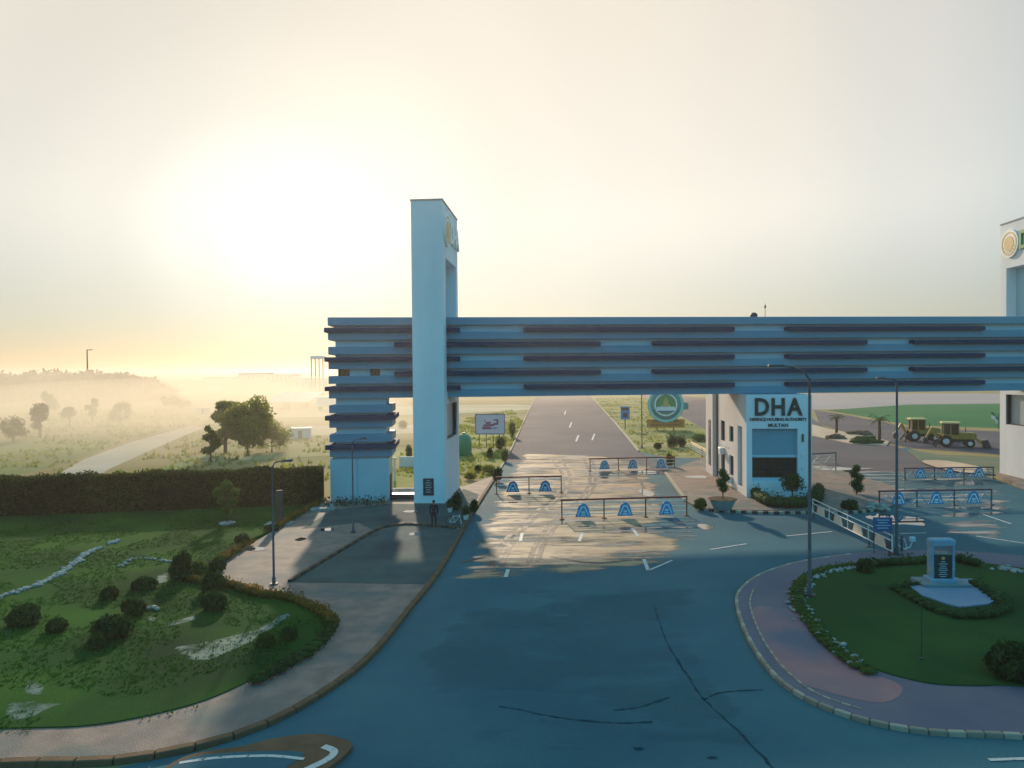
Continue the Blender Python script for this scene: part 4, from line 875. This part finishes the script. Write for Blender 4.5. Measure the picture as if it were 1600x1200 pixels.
for z in (.55, .68, .81):
    for xa, xb in ((-w - .012, -w + .132), (w - .132, w + .012)):
        mb = MB(); mb.bbox(xa, xb, -.012, .432, z, z + .05, .008); mb.build('pillar_band', M['stone'], r)
mb = MB(); mb.bbox(-w - .08, w + .08, -.12, .65, .2, .36, .03); mb.build('plinth_step', M['monument'], r)
mb = MB(); mb.bbox(-1.1, 1.1, -.4, .85, -.05, .2, .03); mb.build('plinth', mat('plinth_grey', (.18, .24, .25), (.15, .21, .22), 2), r)
raised('monument_plaza', [(1418, 921), (1450, 912), (1520, 912), (1560, 943), (1545, 952), (1500, 957), (1480, 952), (1440, 938)], .25, M['slab'], 0, label='pointed blue grey slab in front of the monument')
hedge_line('plaza_hedge', [(1400, 922), (1432, 940), (1470, 958), (1500, 966)], .35, .30, M['leaf'], 'low dark hedge along the left edge of the monument slab', .19, leaf=.05)
hedge_line('plaza_hedge', [(1502, 966), (1545, 965), (1572, 952), (1560, 938), (1520, 912)], .45, .38, M['leaf'], 'low dark hedge round the right tip of the monument slab', .19, leaf=.05)
hedge_line('plaza_hedge', [(1400, 920), (1425, 916), (1445, 914)], .25, .25, M['leaf'], 'short hedge at the rear left corner of the monument slab', .19, leaf=.05)
stones([(1410, 925), (1425, 933), (1438, 941)], 40, .06, .05, .11, 'pale stones by the left hedge of the monument slab', .19)
stones([(1484, 960), (1500, 964)], 26, .08, .05, .13, 'pale stones at the front corner of the monument slab', .19)
c = P(1440, 1030, .19); mb = MB(); mb.tube([(0, 0, 0), (0, 0, 1.9)], .018, 6); mb.tube([(0, 0, 0), (0, 0, .05)], .08, 8); o = mb.build('garden_stake', M['dark']); o.location = c; tag(o, 'thin dark stake standing in the island lawn', 'stake')

# ------------------------------------------------------------------ street lamps
def lamp(px, py, H, arm, adir, label, group, z, rad=.06, up=.25, m=None):
    b = P(px, py, z); r = empty('street_lamp', b, 0, label, 'street lamp', group); m = m or M['pole']
    mb = MB(); mb.tube([(0, 0, 0), (0, 0, .35), (0, 0, .36), (0, 0, H)], [rad * 1.5, rad * 1.5, rad, rad * .65], 10); mb.build('pole', m, r)
    mb = MB(); mb.tube([(0, 0, -.02), (0, 0, .06)], rad * 3.4, 8); mb.build('base_plate', M['dark'], r)
    ex, ez = adir * arm, H + up
    mb = MB(); mb.tube([(0, 0, H - .08), (ex * .15, 0, H + up * .55), (ex * .5, 0, H + up * .9), (ex * .8, 0, ez)], [rad * .6, rad * .5, rad * .45, rad * .4], 8); mb.build('arm', m, r)
    mb = MB(); x0, x1 = sorted((ex * .75, ex * 1.25)); mb.bbox(x0, x1, -.11, .11, ez - .05, ez + .07, .03); hd = mb.build('lamp_head', m, r)
    mb = MB(); mb.box(x0 + .06, x1 - .06, -.08, .08, ez - .065, ez - .052); mb.build('lamp_glass', M['signwhite'], hd); return r
lamp(428, 913, 5.85, .8, 1, 'near street lamp on the left pavement, right of the lawn border', None, .13)
lamp(552, 832, 5.85, .75, 1, 'street lamp in front of the stepped beam leg', None, .13)
lamp(1265, 930, 9.9, 1.5, -1, 'tall street lamp rising in front of the gatehouse from the island edge', None, .19, .085, .55)
lamp(1401, 866, 9.7, .9, -1, 'tall street lamp in front of the beam, behind the monument', None, .14, .085, .1)
lamp(1003, 700, 11.5, .9, 1, 'slim far street lamp on the median left of the round emblem board', None, .01, .09)
lamp(1256, 790, 0.9, .25, -1, 'knee high lamp beside the hedge at the gatehouse corner', None, .14, .04, .05)

# ------------------------------------------------------------------ signs beyond the gate
b0 = P(1040, 672); r = empty('emblem_board', b0, AX * .3, 'round green and white emblem board above an orange nameplate on the median', 'sign')
Y0 = b0.y; sc = Y0 / FPX; CZ = (672 - 632) * sc + 0; R0 = 28 * sc
mb = MB(); disc(mb, (0, 0, CZ), R0, .3, 48, 0, 'y'); dsc = mb.build('disc', M['teal'], r)
mb = MB(); disc(mb, (0, -.30, CZ), R0 * .98, .04, 48, R0 * .86, 'y'); mb.build('outer_ring', mat('ring_mint', (.25, .60, .50)), dsc)
mb = MB(); disc(mb, (0, -.30, CZ), R0 * .64, .05, 48, R0 * .56, 'y'); mb.build('inner_ring', M['signwhite'], dsc)
mb = MB(); disc(mb, (0, -.30, CZ), R0 * .555, .03, 48, 0, 'y'); mb.build('inner_field', M['green'], dsc)
mb = MB(); mb.box(-R0 * .5, R0 * .5, -.36, -.335, CZ - R0 * .34, CZ - R0 * .12); 
for i in range(5): x = (-.4 + .2 * i) * R0; mb.box(x - .12, x + .12, -.372, -.362, CZ - R0 * .34, CZ + R0 * (-.12 + .08 * (2 - abs(i - 2))))
mb.build('emblem_buildings', M['signwhite'], dsc)
mb = MB(); mb.box(-R0 * .45, R0 * .45, -.375, -.34, CZ - R0 * .42, CZ - R0 * .345); mb.build('emblem_ribbon', M['signnavy'], dsc)
mb = MB(); mb.add([(-R0 * .16, -.38, CZ - R0 * .1), (R0 * .16, -.38, CZ - R0 * .1), (R0 * .14, -.38, CZ + R0 * .22), (0, -.38, CZ + R0 * .42), (-R0 * .14, -.38, CZ + R0 * .22)], [(0, 1, 2, 3, 4)]); mb.box(-R0 * .2, R0 * .2, -.377, -.37, CZ - R0 * .1, CZ + .02); mb.build('emblem_dome', M['gold'], dsc)
mb = MB()
for i in range(16):
    a = RAD(205 + i * 8.7); x, z = math.cos(a) * R0 * .75, math.sin(a) * R0 * .75; mb.box(x - .1, x + .1, -.335, -.302, CZ + z - .13, CZ + z + .13)
tag(mb.build('ring_writing', M['letter'], dsc), kind='stuff')
mb = MB(); mb.bbox(-R0 * 1.05, R0 * 1.05, -.15, .1, (672 - 668) * sc, (672 - 655) * sc, .03); nb = mb.build('nameplate', M['orange'], r)
text('DHA MULTAN', .72, .01, M['brown'], nb, 'nameplate_writing', (0, -.17, (672 - 658) * sc), (RAD(90), 0, 0), .01)
text('DEFENCE HOUSING', .62, .01, M['brown'], nb, 'nameplate_writing', (0, -.17, (672 - 664) * sc), (RAD(90), 0, 0), .01)
for x in (-R0 * .45, R0 * .45):
    mb = MB(); mb.box(x - .1, x + .1, .1, .3, 0, CZ); mb.build('leg', M['pole'], r)
mb = MB(); mb.bbox(R0 * 1.0, R0 * 1.28, 0, .3, CZ - .9, CZ + .3, .05); mb.build('side_box', M['teal'], r)

b0 = P(977, 672); sc = b0.y / FPX; r = empty('direction_sign', b0, 0, 'small blue direction sign on a post beside the boulevard', 'sign')
mb = MB(); mb.bbox(-7 * sc, 7 * sc, -.05, .05, 17 * sc, 37 * sc, .02); p = mb.build('board', M['signblue'], r)
mb = MB(); mb.box(-6 * sc, 6 * sc, -.07, -.055, 31 * sc, 35 * sc); mb.box(-3.5 * sc, 3.5 * sc, -.07, -.055, 20 * sc, 27 * sc); mb.build('writing', M['granite'], p)
mb = MB(); mb.box(-.08, .08, .055, .2, 0, 36 * sc); mb.build('post', M['pole'], r)

b0 = P(766, 700); sc = b0.y / FPX; r = empty('billboard', b0, RAD(-4), 'white billboard with purple red lettering on four legs', 'billboard')
BW, BZ0, BZ1 = 23 * sc, 22 * sc, 53 * sc
mb = MB(); mb.bbox(-BW, BW, -.05, .05, BZ0, BZ1, .02); p = mb.build('board', mat('billboard_face', (.74, .56, .62), (.68, .52, .58), 1), r)
fr = mat('purple_frame', (.30, .20, .28))
for a, b_, c_, d_ in ((-BW, BW, BZ1 - .08, BZ1 + .06), (-BW, BW, BZ0 - .06, BZ0 + .08), (-BW - .06, -BW + .08, BZ0, BZ1), (BW - .08, BW + .06, BZ0, BZ1)):
    mb = MB(); mb.box(a, b_, -.09, -.053, c_, d_); mb.build('frame', fr, r)
pr = mat('print_purple', (.36, .10, .16), (.28, .08, .16), 2); zc = (BZ0 + BZ1) / 2
strokes = [((-1.1, -.55), (.2, -.55), .35), ((-.9, -.2), (.5, -.12), .3), ((-.6, .15), (.1, .2), .28), ((.2, -.2), (.9, .1), .3), ((1.0, -.1), (1.05, .55), .26), ((.5, .55), (1.1, .6), .2), ((-.7, .3), (-.75, .6), .14)]
mb = MB()
for i, (a, b_, w) in enumerate(strokes): flat(mb, (a[0], zc + a[1]), (b_[0], zc + b_[1]), w, -.062 - i * .003, .004)
tag(mb.build('printed_script', pr, p), kind='stuff')
mb = MB(); flat(mb, (.3, zc - .62), (.95, zc - .5), .16, -.095, .004); mb.build('printed_mark', M['signblue'], p)
for x in (-.75, -.27, .2, .65):
    mb = MB(); mb.box(x * BW - .05, x * BW + .05, .055, .16, 0, BZ0 + .4); mb.build('leg', M['pole'], r)
b0 = P(725, 711); sc = b0.y / FPX; mb = MB(); w = 12 * sc
mb.tube([(0, 0, 0), (0, 0, .1), (0, 0, 22 * sc), (0, 0, 28 * sc), (0, 0, 32 * sc), (0, 0, 34 * sc)], [w * .92, w, w, w * .9, w * .6, w * .15], 24); r = empty('water_tank', b0, 0, 'rounded green tank peeping out behind the left pylon', 'tank'); mb.build('shell', M['greentank'], r)
mb = MB(); mb.tube([(0, 0, 34 * sc), (0, 0, 35.5 * sc)], w * .22, 12); mb.build('lid', M['greentank'], r)

# flag by the right pylon
b0 = P(1560, 671); sc = b0.y / FPX; r = empty('flag', b0, 0, 'small green and white flag left of the right pylon', 'flag')
mb = MB(); mb.tube([(0, 0, 0), (0, 0, 26 * sc)], .06, 6); mb.build('pole', M['pole'], r)
def cloth(z0, z1, m, nm):
    mb = MB(); n = 8; vs = []
    for i in range(n + 1):
        t = i / n; x = -10 * sc * t; y = .25 * math.sin(t * 7); dz = -3 * sc * (1 - t) + 6 * sc * t
        for z in (z0, z1): vs += [(x, y - .02, z * sc + dz), (x, y + .02, z * sc + dz)]
    fs = []
    for i in range(n): a = 4 * i; b = a + 4; fs += [(a, b, b + 2, a + 2), (a + 1, a + 3, b + 3, b + 1), (a + 2, b + 2, b + 3, a + 3), (a, a + 1, b + 1, b)]
    mb.add(vs, fs, False); mb.build(nm, m, r)
cloth(17, 22, M['green'], 'green_field'); cloth(11, 17, M['signwhite'], 'white_field')

# ------------------------------------------------------------------ loaders
def loader(px, py, hpx, rz, label):
    b = P(px, py, .02); r = empty('wheel_loader', b, rz, label, 'loader', 'yellow backhoe loaders parked by the green field'); Y_ = M['yellow']
    # +x is the bucket end; height about 3.4 m
    mb = MB(); mb.bbox(.4, 2.3, -.5, .5, 1.05, 1.95, .12); mb.bbox(2.3, 2.45, -.46, .46, 1.05, 1.8, .04); mb.build('engine_hood', Y_, r)
    mb = MB(); mb.bbox(-1.9, 2.2, -.42, .42, .65, 1.08, .04); mb.build('chassis', M['dark'], r)
    mb = MB(); mb.bbox(-1.35, .5, -.72, .72, 1.08, 1.6, .05); cb = mb.build('cab', Y_, r)
    for x, y in ((-1.3, -.66), (-1.3, .66), (.42, -.66), (.42, .66), (-.5, -.68), (-.5, .68)):
        mb = MB(); mb.box(x - .05, x + .05, y - .04, y + .04, 1.6, 3.1); mb.build('cab_post', Y_, cb)
    mb = MB(); mb.bbox(-1.25, .38, -.62, .62, 1.62, 3.05, .02); mb.build('cab_glass', M['glass'], cb)
    mb = MB(); mb.bbox(-1.55, .65, -.85, .85, 3.1, 3.3, .07); mb.build('cab_roof', mat('roof_cream', (.62, .50, .22), (.5, .4, .18), 2), cb)
    mb = MB(); mb.tube([(1.3, .25, 1.9), (1.3, .25, 2.6)], .05, 8); mb.build('exhaust', M['dark'], r)
    for x, rad, wd in ((-1.05, .78, .5), (1.65, .56, .4)):
        for s in (-1, 1):
            y = s * .82; mb = MB(); prof = [(-wd / 2, rad * .82), (-wd / 2 * .8, rad), (wd / 2 * .8, rad), (wd / 2, rad * .82), (wd / 2, rad * .5), (-wd / 2, rad * .5)]
            n = 24; vs = []; fs = []
            for i in range(n):
                a = 2 * math.pi * i / n; k = 1.0 if i % 2 else .965
                for (q, rr) in prof: vs.append((x + math.cos(a) * rr * k, y + q, rad + math.sin(a) * rr * k))
            m_ = len(prof)
            for i in range(n):
                for q in range(m_): fs.append((i * m_ + q, ((i + 1) % n) * m_ + q, ((i + 1) % n) * m_ + (q + 1) % m_, i * m_ + (q + 1) % m_))
            mb.add(vs, fs); w = mb.build('wheel', M['tyre'], r)
            mb = MB(); mb.tube([(x, y - wd * .42, rad), (x, y + wd * .42, rad)], rad * .52, 16, False); mb.build('rim', M['rail_white'], w)
            mb = MB(); mb.bbox(x - rad * .9, x + rad * .9, y - wd / 2, y + wd / 2, 2 * rad + .03, 2 * rad + .1, .03); mb.build('mudguard', Y_, r)
    for s in (-1, 1):
        mb = MB(); mb.bar((.6, s * .5, 1.5), (2.1, s * .5, 1.35), .14, .2); mb.bar((2.1, s * .5, 1.35), (3.1, s * .5, .55), .14, .2); mb.build('loader_arm', Y_, r)
    mb = MB(); pr_ = [(3.0, .15), (4.0, .12), (4.02, .2), (3.2, .3), (3.15, .95), (3.6, 1.1), (3.55, 1.16), (3.02, 1.02)]
    k = len(pr_); vs = [(x, -1.1, z) for x, z in pr_] + [(x, 1.1, z) for x, z in pr_]
    mb.add(vs, [(i, (i + 1) % k, k + (i + 1) % k, k + i) for i in range(k)]); 
    for s in (-1.1, 1.08): mb.add([(3.02, s, .15), (3.95, s, .15), (3.55, s, 1.1), (3.02, s, 1.02), (3.02, s + .03, .15), (3.95, s + .03, .15), (3.55, s + .03, 1.1), (3.02, s + .03, 1.02)], [(0, 1, 2, 3), (7, 6, 5, 4)])
    mb.build('bucket', M['dark'], r)
    mb = MB(); mb.bar((-1.9, 0, 1.1), (-2.5, 0, 2.5), .22, .3); mb.bar((-2.5, 0, 2.5), (-3.2, 0, 1.2), .18, .24); mb.build('backhoe_arm', Y_, r)
    mb = MB(); mb.bbox(-3.6, -2.95, -.35, .35, .35, 1.15, .1); mb.build('backhoe_bucket', M['dark'], r)
    for s in (-1, 1): mb = MB(); mb.bar((-1.9, s * .5, .9), (-2.3, s * 1.1, .05), .14); mb.build('stabiliser', M['dark'], r)
    return r
loader(1438, 689, 48, RAD(-12), 'yellow backhoe loader farther back, left one of the pair'); loader(1491, 698, 46, RAD(-24), 'yellow backhoe loader with its bucket toward the pylon, right one of the pair')

# ------------------------------------------------------------------ guard
def person(px, py, z, rz, label):
    b = P(px, py, z); r = empty('person', b, rz, label, 'person')
    J = {'pelvis': (0, 0, .94), 'waist': (0, 0, 1.08), 'chest': (0, .01, 1.32), 'neck': (0, 0, 1.49), 'head0': (0, -.01, 1.57), 'head1': (0, -.02, 1.68),
         'hipL': (.10, 0, .90), 'kneL': (.12, -.02, .50), 'ankL': (.13, .01, .09), 'toeL': (.14, -.17, .04), 'hipR': (-.10, 0, .90), 'kneR': (-.12, -.02, .50), 'ankR': (-.13, .01, .09), 'toeR': (-.15, -.17, .04),
         'shoL': (.20, 0, 1.42), 'elbL': (.26, .02, 1.14), 'wriL': (.24, -.08, .90), 'hanL': (.23, -.10, .81), 'shoR': (-.20, 0, 1.42), 'elbR': (-.26, .02, 1.14), 'wriR': (-.24, -.08, .90), 'hanR': (-.23, -.10, .81)}
    E_ = [('pelvis', 'waist'), ('waist', 'chest'), ('chest', 'neck'), ('neck', 'head0'), ('head0', 'head1')]
    for s in 'LR': E_ += [('pelvis', 'hip' + s), ('hip' + s, 'kne' + s), ('kne' + s, 'ank' + s), ('ank' + s, 'toe' + s), ('chest', 'sho' + s), ('sho' + s, 'elb' + s), ('elb' + s, 'wri' + s), ('wri' + s, 'han' + s)]
    rad = {'pelvis': .14, 'waist': .13, 'chest': .15, 'neck': .06, 'head0': .085, 'head1': .10, 'hip': .10, 'kne': .065, 'ank': .048, 'toe': .04, 'sho': .075, 'elb': .05, 'wri': .035, 'han': .04}
    names = list(J); me = bpy.data.meshes.new('body'); me.from_pydata([J[n] for n in names], [(names.index(a), names.index(b_)) for a, b_ in E_], []); 
    o = bpy.data.objects.new('tmpbody', me); COL.objects.link(o); sk = o.modifiers.new('s', 'SKIN'); sk.use_smooth_shade = True
    for i, n in enumerate(names):
        v = me.skin_vertices[0].data[i]; q = rad.get(n) or rad[n[:3]]; v.radius = (q, q); v.use_root = n == 'pelvis'
    o.modifiers.new('d', 'SUBSURF').levels = 1
    dg = bpy.context.evaluated_depsgraph_get(); m2 = bpy.data.meshes.new_from_object(o.evaluated_get(dg)); bpy.data.objects.remove(o)
    m2.materials.clear(); m2.materials.append(M['uniform']); m2.materials.append(M['skin'])
    for p in m2.polygons:
        c = p.center; p.material_index = 1 if (c.z > 1.50 or (c.z < .87 and abs(c.x) > .19 and c.y < -.03)) else 0
        p.use_smooth = True
    bo = bpy.data.objects.new('body', m2); COL.objects.link(bo); bo.parent = r
    mb = MB(); mb.blob((0, .01, 1.735), (.115, .125, .06), .05, 2, 2); mb.tube([(0, -.08, 1.71), (0, -.16, 1.70)], [.09, .05], 10); mb.build('cap', M['uniform'], r)
    mb = MB(); mb.tube([(0, 0, 1.0), (0, 0, 1.05)], .155, 14); mb.build('belt', M['dark'], r)
    for s in (-1, 1):
        mb = MB(); mb.bbox(s * .14 - .05, s * .14 + .05, -.2, .07, 0, .09, .03); mb.build('boot', M['dark'], r)
        for k in range(4):
            mb = MB(); x = s * .23 + (k - 1.5) * .018; mb.tube([(x, -.10, .80), (x, -.115, .745 - .01 * (k in (1, 2))), (x, -.10, .72)], [.010, .009, .007], 6); mb.build('finger', M['skin'], r)
    return r
person(678, 823, .14, RAD(4), 'person in dark uniform and cap standing in front of the left pylon')

# parked motorbike-like clutter by the kerb: potted plants and a bicycle
def bicycle(px, py, rz, label, z=.14):
    b = P(px, py, z); r = empty('bicycle', b, rz, label, 'bicycle'); R1 = .33
    for x in (-.52, .52):
        mb = MB(); mb.tube([(x + math.cos(a) * R1, 0, R1 + math.sin(a) * R1) for a in [i / 20 * 2 * math.pi for i in range(21)]], .022, 6, cap=False); w = mb.build('wheel', M['tyre'], r)
        mb = MB()
        for i in range(8): a = i * math.pi / 4; mb.tube([(x, 0, R1), (x + math.cos(a) * R1, 0, R1 + math.sin(a) * R1)], .004, 4)
        mb.build('spokes', M['rail_white'], w)
    mb = MB()
    for a, b_ in [((-.52, R1), (-.12, .3)), ((-.12, .3), (-.22, .82)), ((-.12, .3), (.36, .76)), ((-.2, .74), (.36, .8)), ((-.52, R1), (-.2, .74)), ((.52, R1), (.33, .95))]: mb.tube([(a[0], 0, a[1]), (b_[0], 0, b_[1])], .022, 6)
    mb.build('frame', M['rail_white'], r)
    mb = MB(); mb.tube([(.33, -.26, .97), (.36, 0, .95), (.33, .26, .97)], .016, 6); mb.build('handlebar', M['pole'], r)
    mb = MB(); mb.bbox(-.34, -.1, -.07, .07, .82, .88, .02); mb.build('saddle', M['dark'], r); return r
bicycle(712, 824, RAD(-38), 'pale bicycle parked right of the guard by the kerb')
for i, (x, y, lab) in enumerate([(703, 800, 'white rimmed potted plant behind the pale bicycle'), (728, 812, 'white rimmed potted plant against the brown kerb')]):
    b = P(x, y, .14); r = empty('potted_plant', b, 0, lab, 'plant'); mb = MB(); mb.tube([(0, 0, 0), (0, 0, .3), (0, 0, .33)], [.14, .2, .21], 14); mb.build('pot', M['rail_white'], r)
    mb = MB(); leaves(mb, (0, 0, .6), (.3, .3, .35), 260, .07, i, .2); mb.tube([(0, 0, .3), (0, 0, .6)], .02, 5); mb.build('foliage', M['leaf'], r)

# ------------------------------------------------------------------ far buildings, masts, vehicles on the left
def far_building(px0, px1, ytop, Y, depth, label, m, nwin=6, z0=0, floors=1, name='building', roofm=None, slope=0):
    a = PD(px0, ytop, Y); b = PD(px1, ytop, Y); H = a.z; Wd = b.x - a.x; r = empty(name, Vector((a.x, Y, 0)), 0, label, 'building'); H = max(H, 3)
    mb = MB(); mb.box(0, Wd, 0, depth, 0, H); mb.build('wall', m, r)
    mb = MB(); mb.box(-.4, Wd + .4, -.4, depth + .4, H, H + .5); mb.build('roof', roofm or M['plaster'], r)
    for f in range(floors):
        for i in range(nwin):
            x = Wd * (i + .5) / nwin; h = H / floors; mb = MB(); mb.box(x - Wd / nwin * .25, x + Wd / nwin * .25, -.06, .02, f * h + h * .35, f * h + h * .75); mb.build('window', M['glass'], r)
    return r
far_building(318, 362, 590, 420, 20, 'faint long low building on the left horizon, leftmost', M['plaster'], 8)
far_building(372, 412, 584, 460, 20, 'faint block on the horizon behind the glowing tree', M['plaster'], 6, floors=2)
far_building(416, 456, 586, 440, 18, 'faint block on the horizon between tree and water tower', M['plaster'], 6, floors=2)
far_building(460, 540, 592, 380, 25, 'long white roofed shed on the horizon beside the beam end', M['plaster'], 9, roofm=M['metal_roof'])
for i, (x0, x1, y, lab) in enumerate([(416, 448, 631, 'bright tilted metal shed roof beyond the hedge, left one'), (450, 480, 631, 'bright tilted metal shed roof beyond the hedge, right one')]):
    a = P(x0, 640); b = P(x1, 640); r = empty('shed', a, 0, lab, 'shed', 'metal roofed sheds in the fields'); w = b.x - a.x; Yd = a.y
    h = 2.2; mb = MB(); mb.add([(0, 0, h), (w, 0, h), (w + 1.5, 11, h + 2.6), (1.5, 11, h + 2.6), (0, 0, h - .12), (w, 0, h - .12), (w + 1.5, 11, h + 2.5), (1.5, 11, h + 2.5)], [(0, 1, 2, 3), (7, 6, 5, 4), (0, 4, 5, 1), (1, 5, 6, 2), (2, 6, 7, 3), (3, 7, 4, 0)]); mb.build('roof', M['metal_roof'], r)
    for x, y_, hh in ((.3, .3, h), (w - .3, .3, h), (1.8, 10.7, h + 2.4), (w + 1.2, 10.7, h + 2.4)):
        mb = MB(); mb.tube([(x, y_, -.1), (x, y_, hh)], .1, 6); mb.build('post', M['pole'], r)
b0 = P(512, 640); r = empty('parked_truck', b0, RAD(8), 'white box truck parked beyond the beam end', 'truck')
mb = MB(); mb.bbox(-3, 2, -1.2, 1.2, .9, 3.7, .08); mb.build('cargo_box', M['signwhite'], r)
mb = MB(); mb.bbox(2.1, 3.9, -1.1, 1.1, .6, 2.7, .2); cb = mb.build('cab', M['signwhite'], r)
mb = MB(); mb.box(2.6, 3.4, -1.13, -1.105, 1.7, 2.4); mb.build('cab_window', M['glass'], cb)
for x in (-2, 2.9):
    for s in (-1, 1): mb = MB(); mb.tube([(x, s * .8, .5), (x, s * 1.15, .5)], .5, 14, False); mb.build('wheel', M['tyre'], r)
a = PD(497, 556, 330); sc = 330 / FPX; r = empty('water_tower', Vector((a.x, 330, 0)), 0, 'faint water tower on tall legs on the horizon beside the beam end', 'tower'); zt = a.z
mb = MB(); mb.bbox(-10 * sc, 10 * sc, -3, 3, zt - 5 * sc, zt, .3); mb.build('tank', M['plaster'], r)
for x in (-9, -3, 3, 9): 
    mb = MB(); mb.box(x * sc - .2, x * sc + .2, -2, -1.6, 0, zt - 5 * sc); mb.build('leg', M['pole'], r)
a = PD(136, 546, 290); r = empty('mast', Vector((a.x, 290, 0)), 0, 'thin faint mast rising above the wood on the left horizon', 'mast')
mb = MB(); mb.tube([(0, 0, 0), (0, 0, a.z)], [.5, .25], 6); mb.build('pole', M['pole'], r); mb = MB(); mb.bar((-.2, 0, a.z - .3), (2.2, 0, a.z - .1), .3); mb.build('arm', M['pole'], r)
for i, (x, y, lab) in enumerate([(470, 684, 'small pale hut in the field left of the beam leg'), (318, 646, 'tiny pale hut at the end of the dirt track')]):
    b = P(x, y); r = empty('hut', b, .2, lab, 'hut'); k = 1.6; mb = MB(); mb.box(-k, k, -1, 1, 0, 1.5); mb.build('wall', M['plaster'], r); mb = MB(); mb.bbox(-k - .15, k + .15, -1.2, 1.2, 1.5, 1.65, .03); mb.build('roof', M['metal_roof'], r); mb = MB(); mb.box(-.3, .3, -1.04, -1, 0, 1.2); mb.build('door', M['dark'], r)
# low wall and step in the gap left of the pylon
a, b = P(624, 729), P(650, 729); mb = MB(); mb.bbox(0, (b - a).length + 2, -.15, .15, 0, 1.1, .03); o = mb.build('garden_wall', M['plaster']); o.location = a; tag(o, 'short pale wall in the gap between beam leg and pylon', 'wall')
mb = MB(); a, b = P(606, 771), P(654, 771); mb.bbox(0, (b - a).length, -.15, .15, 0, .45, .03); o = mb.build('low_wall', M['plaster']); o.location = a; tag(o, 'low pale threshold wall closing the gap beside the pylon foot', 'wall')
mb = MB(); a, b = P(607, 783), P(652, 783); mb.bbox(.15, (b - a).length - .2, 0, .9, 0, .55, .03); o = mb.build('planter_box', M['granite']); o.location = a; tag(o, 'dark planter block between the beam leg and the pylon', 'planter')
mb = MB(); a = P(617, 752); mb.tube([(0, 0, 0), (0, 0, 2.2)], .12, 8); mb.tube([(0, 0, 2.2), (0, 0, 2.3)], .2, 8); o = mb.build('bollard', M['plaster']); o.location = a; tag(o, 'pale post standing just behind the beam leg', 'post')
b0 = P(556, 790, .14); mb = MB(); rnd = random.Random(4)
for x in (-2.4, -1.2, -.2, .9, 2.0): leaves(mb, (x, 0, .35), (.8, .35, .45), 160, .08, int(x * 10), .1, .0)
r = empty('leg_planting', b0, 0, 'dark low plants at the foot of the stepped beam leg', 'plants'); tag(mb.build('foliage', M['leaf'], r), kind='stuff')
mb = MB(); b0 = P(505, 797, .14); mb.bbox(-.9, .9, -.4, .4, 0, .18, .04); o = mb.build('stone_bench', M['stone']); o.location = b0; tag(o, 'low pale stone bench beside the end of the hedge wall', 'bench')
b0 = P(437, 818, .17); mb = MB(); mb.bbox(-.24, .24, -.2, .2, 0, 2.3, .04); r = empty('service_cabinet', b0, 0, 'narrow brownish cabinet standing against the hedge wall', 'cabinet'); mb.build('body', mat('cabinet_brown', (.07, .05, .035), (.09, .065, .045), 3), r); mb = MB(); mb.bbox(-.9, .9, -.6, .5, -.04, .06, .02); mb.build('base_slab', M['stone'], r)
b0 = P(355, 818, .17); mb = MB(); mb.tube([(0, 0, 0), (0, 0, .08)], .55, 20); o = mb.build('paving_slab', M['stone']); o.location = b0; tag(o, 'flat pale round slab under the pompom topiary', 'slab')

# ------------------------------------------------------------------ haze
mb = MB(); mb.box(-2590, 2590, -190, 4190, -1.2, 26.5)
hz = mb.build('haze', bpy.data.materials.new('haze')); tag(hz, 'thin warm morning haze over the whole place', None, None, 'stuff')
m = hz.data.materials[0]; m.use_nodes = True; n = m.node_tree.nodes; n.clear()
o_ = n.new('ShaderNodeOutputMaterial'); v_ = n.new('ShaderNodeVolumePrincipled'); v_.inputs['Color'].default_value = (*HAZE_C, 1); v_.inputs['Density'].default_value = HAZE_D; v_.inputs['Anisotropy'].default_value = HAZE_G
m.node_tree.links.new(v_.outputs[0], o_.inputs['Volume'])

def bank(name, c, r, dens, label):
    mb = MB(); mb.blob((0, 0, 0), 1.0, 0, 4); mb.v = [(x * r[0], y * r[1], z * r[2]) for x, y, z in mb.v]
    o = mb.build(name, bpy.data.materials.new(name)); o.location = c; tag(o, label, None, None, 'stuff'); m = o.data.materials[0]; m.use_nodes = True; n = m.node_tree.nodes; n.clear()
    a = n.new('ShaderNodeOutputMaterial'); v = n.new('ShaderNodeVolumePrincipled'); v.inputs['Color'].default_value = (.93, .84, .70, 1); v.inputs['Density'].default_value = dens; v.inputs['Anisotropy'].default_value = .35
    m.node_tree.links.new(v.outputs[0], a.inputs['Volume'])
bank('mist', (-172, 225, 0), (152, 158, 13), .0062, 'low golden morning mist lying over the left fields')
bank('mist', (-60, 114, 0), (50, 40, 10), .012, 'thin near bank of mist round the tall trees behind the hedge')
bank('mist', (-30, 390, 0), (190, 190, 13), .0035, 'faint mist lying over the far fields behind the gate')
